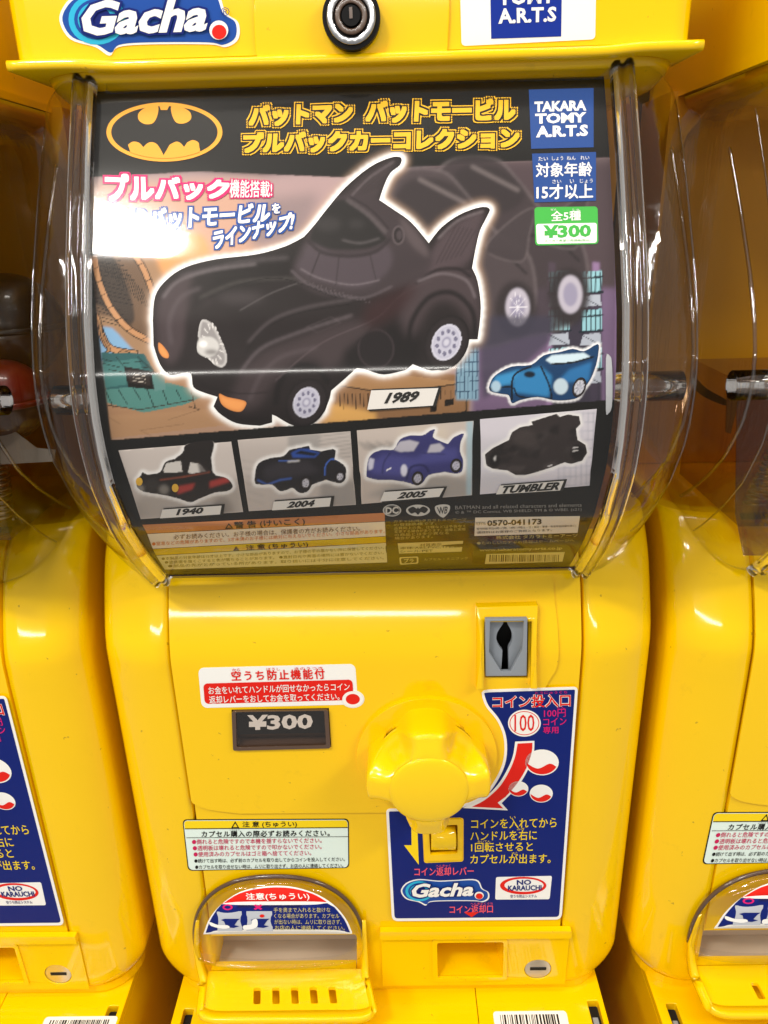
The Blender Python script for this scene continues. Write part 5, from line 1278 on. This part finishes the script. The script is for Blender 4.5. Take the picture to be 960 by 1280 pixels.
def barcode(t, x0, x1, y0, y1, seed):
    zt = -.328
    b = prism('barcode_sticker', rrect(box4(x0, y0, x1, y1), .002), zt, zt + .0002, WHT, t)
    r = random.Random(seed); x = x0 + .004
    while x < x1 - .0045:
        w = r.choice((.0004, .0004, .0008, .0011)); prism('barcode_bar', box4(x, y0 + .004, x + w, y1 - .0022), zt + .0002, zt + .0003, BLK, b); x += w + r.choice((.0004, .0006, .001))
LC = lower_machine(); LL = copy_tree(LC); LL.location.x -= PITCH + .0005; LR = copy_tree(LC); LR.location.x += PITCH
tag(LC, 'lower capsule machine under the middle one, flat yellow lid with a barcode sticker', 'capsule machine', 'capsule machines in the lower row')
tag(LL, 'lower capsule machine at the bottom left corner, barcode sticker cut off by the picture edge', 'capsule machine', 'capsule machines in the lower row')
tag(LR, 'lower capsule machine at the bottom right corner, plain yellow lid without a barcode', 'capsule machine', 'capsule machines in the lower row')
barcode(LC, .0590, .1040, -.040, -.0125, 3)
barcode(LL, -.2190, -.1735, -.040, -.0128, 5)

# ================================================================== things inside the side machines
dc = empty('picture_card', (XM - PITCH, -.02, .08))  # added unseen card, blocks light so the left case stays dark
z = np.linspace(-.028, .182, 60)
loft('card_sheet', [np.array([(XM - PITCH - .099, float(Yc(a)) + .003, a), (XM - PITCH + .100, float(Yc(a)) + .003, a), (XM - PITCH + .100, float(Yc(a)) + .0036, a), (XM - PITCH - .099, float(Yc(a)) + .0036, a)]) for a in z], BLK, dc)
tag(dc, 'dark picture card added unseen in the left edge machine to darken its case', 'display card')
def capsule(px, Y, r, mt, label):
    c = plane(Y).px([px])[0]; t = empty('toy_capsule', tuple(c - [0, 0, r]))
    for nm, a0, a1, m_ in (('cap_half', PI * .5, 0, mt), ('clear_half', 0, -PI * .5, SMK)):
        rings = [np.array([(c[0] + r * math.cos(a) * math.cos(b), c[1] + r * math.cos(a) * math.sin(b), c[2] + r * math.sin(a)) for b in np.arange(32) * 2 * PI / 32]) for a in np.linspace(a0 * .98, a1, 12)]
        loft(nm, rings, m_, t)
    rings = [np.array([(c[0] + rr_ * math.cos(b), c[1] + rr_ * math.sin(b), c[2] + dz) for b in np.arange(32) * 2 * PI / 32]) for rr_, dz in ((r, -.0015), (r * 1.03, -.001), (r * 1.03, .001), (r, .0015))]
    loft('belt', rings, mt, t); tag(t, label, 'toy capsule')
capsule((8, 500), .035, .020, mat('dark_red_plastic', '7c1d10', .3, coat=.5), 'dark red toy capsule inside the left edge machine')
capsule((14, 408), .070, .027, mat('brown_plastic', '1d140d', .35, coat=.4), 'blackish toy capsule behind the dark red one in the left machine')
def leaflet(pts, Y, m_, label, name='paper_leaflet', lean=.3):
    P, Fc, _ = tri(pts, (), 14); V1 = plane(Y).px(P); zc = V1[:, 2].mean(); V1[:, 1] += (V1[:, 2] - zc) * lean; V0 = V1 + [0, .0006, 0]
    t = closed(name, V1, V0, face_front(V1, Fc), m_, None, 0); tag(t, label, name.split('_')[1]); return t
leaflet([(-20, 525), (2, 532), (46, 560), (70, 562), (70, 575), (-20, 580)], .020, mat('grey_paper', '8f8375', .7), 'folded grey paper leaflet lying on the bin of the left machine')
leaflet(smooth_poly([(866, 480), (872, 474), (884, 486), (908, 500), (906, 506), (888, 500), (874, 492)], 3), .09, BLK, 'black curled plastic strip behind the clear wall of the right machine', 'plastic_strip')
leaflet([(912, 490), (918, 484), (926, 500), (910, 540), (904, 538)], .05, mat('brown_paper', '4a3010', .6), 'brown triangular paper scrap beside the black strip in the right machine', 'paper_scrap')
FILM = clear('dull_film', (.62, .56, .48), 1.5, .3)
leaflet([(925, 505), (990, 470), (1040, 470), (1040, 690), (925, 690), (917, 640)], .000, FILM, 'dull clear plastic cone filling the front of the right machine', 'plastic_cone', lean=.1)

# ================================================================== the dark shelf back behind the rows
wv = box('back_wall', (-1.6, .185, -.9), (1.6, .20, .8), mat('brown_board', '3a2a1a', .8), None)
tag(wv, kind='structure')
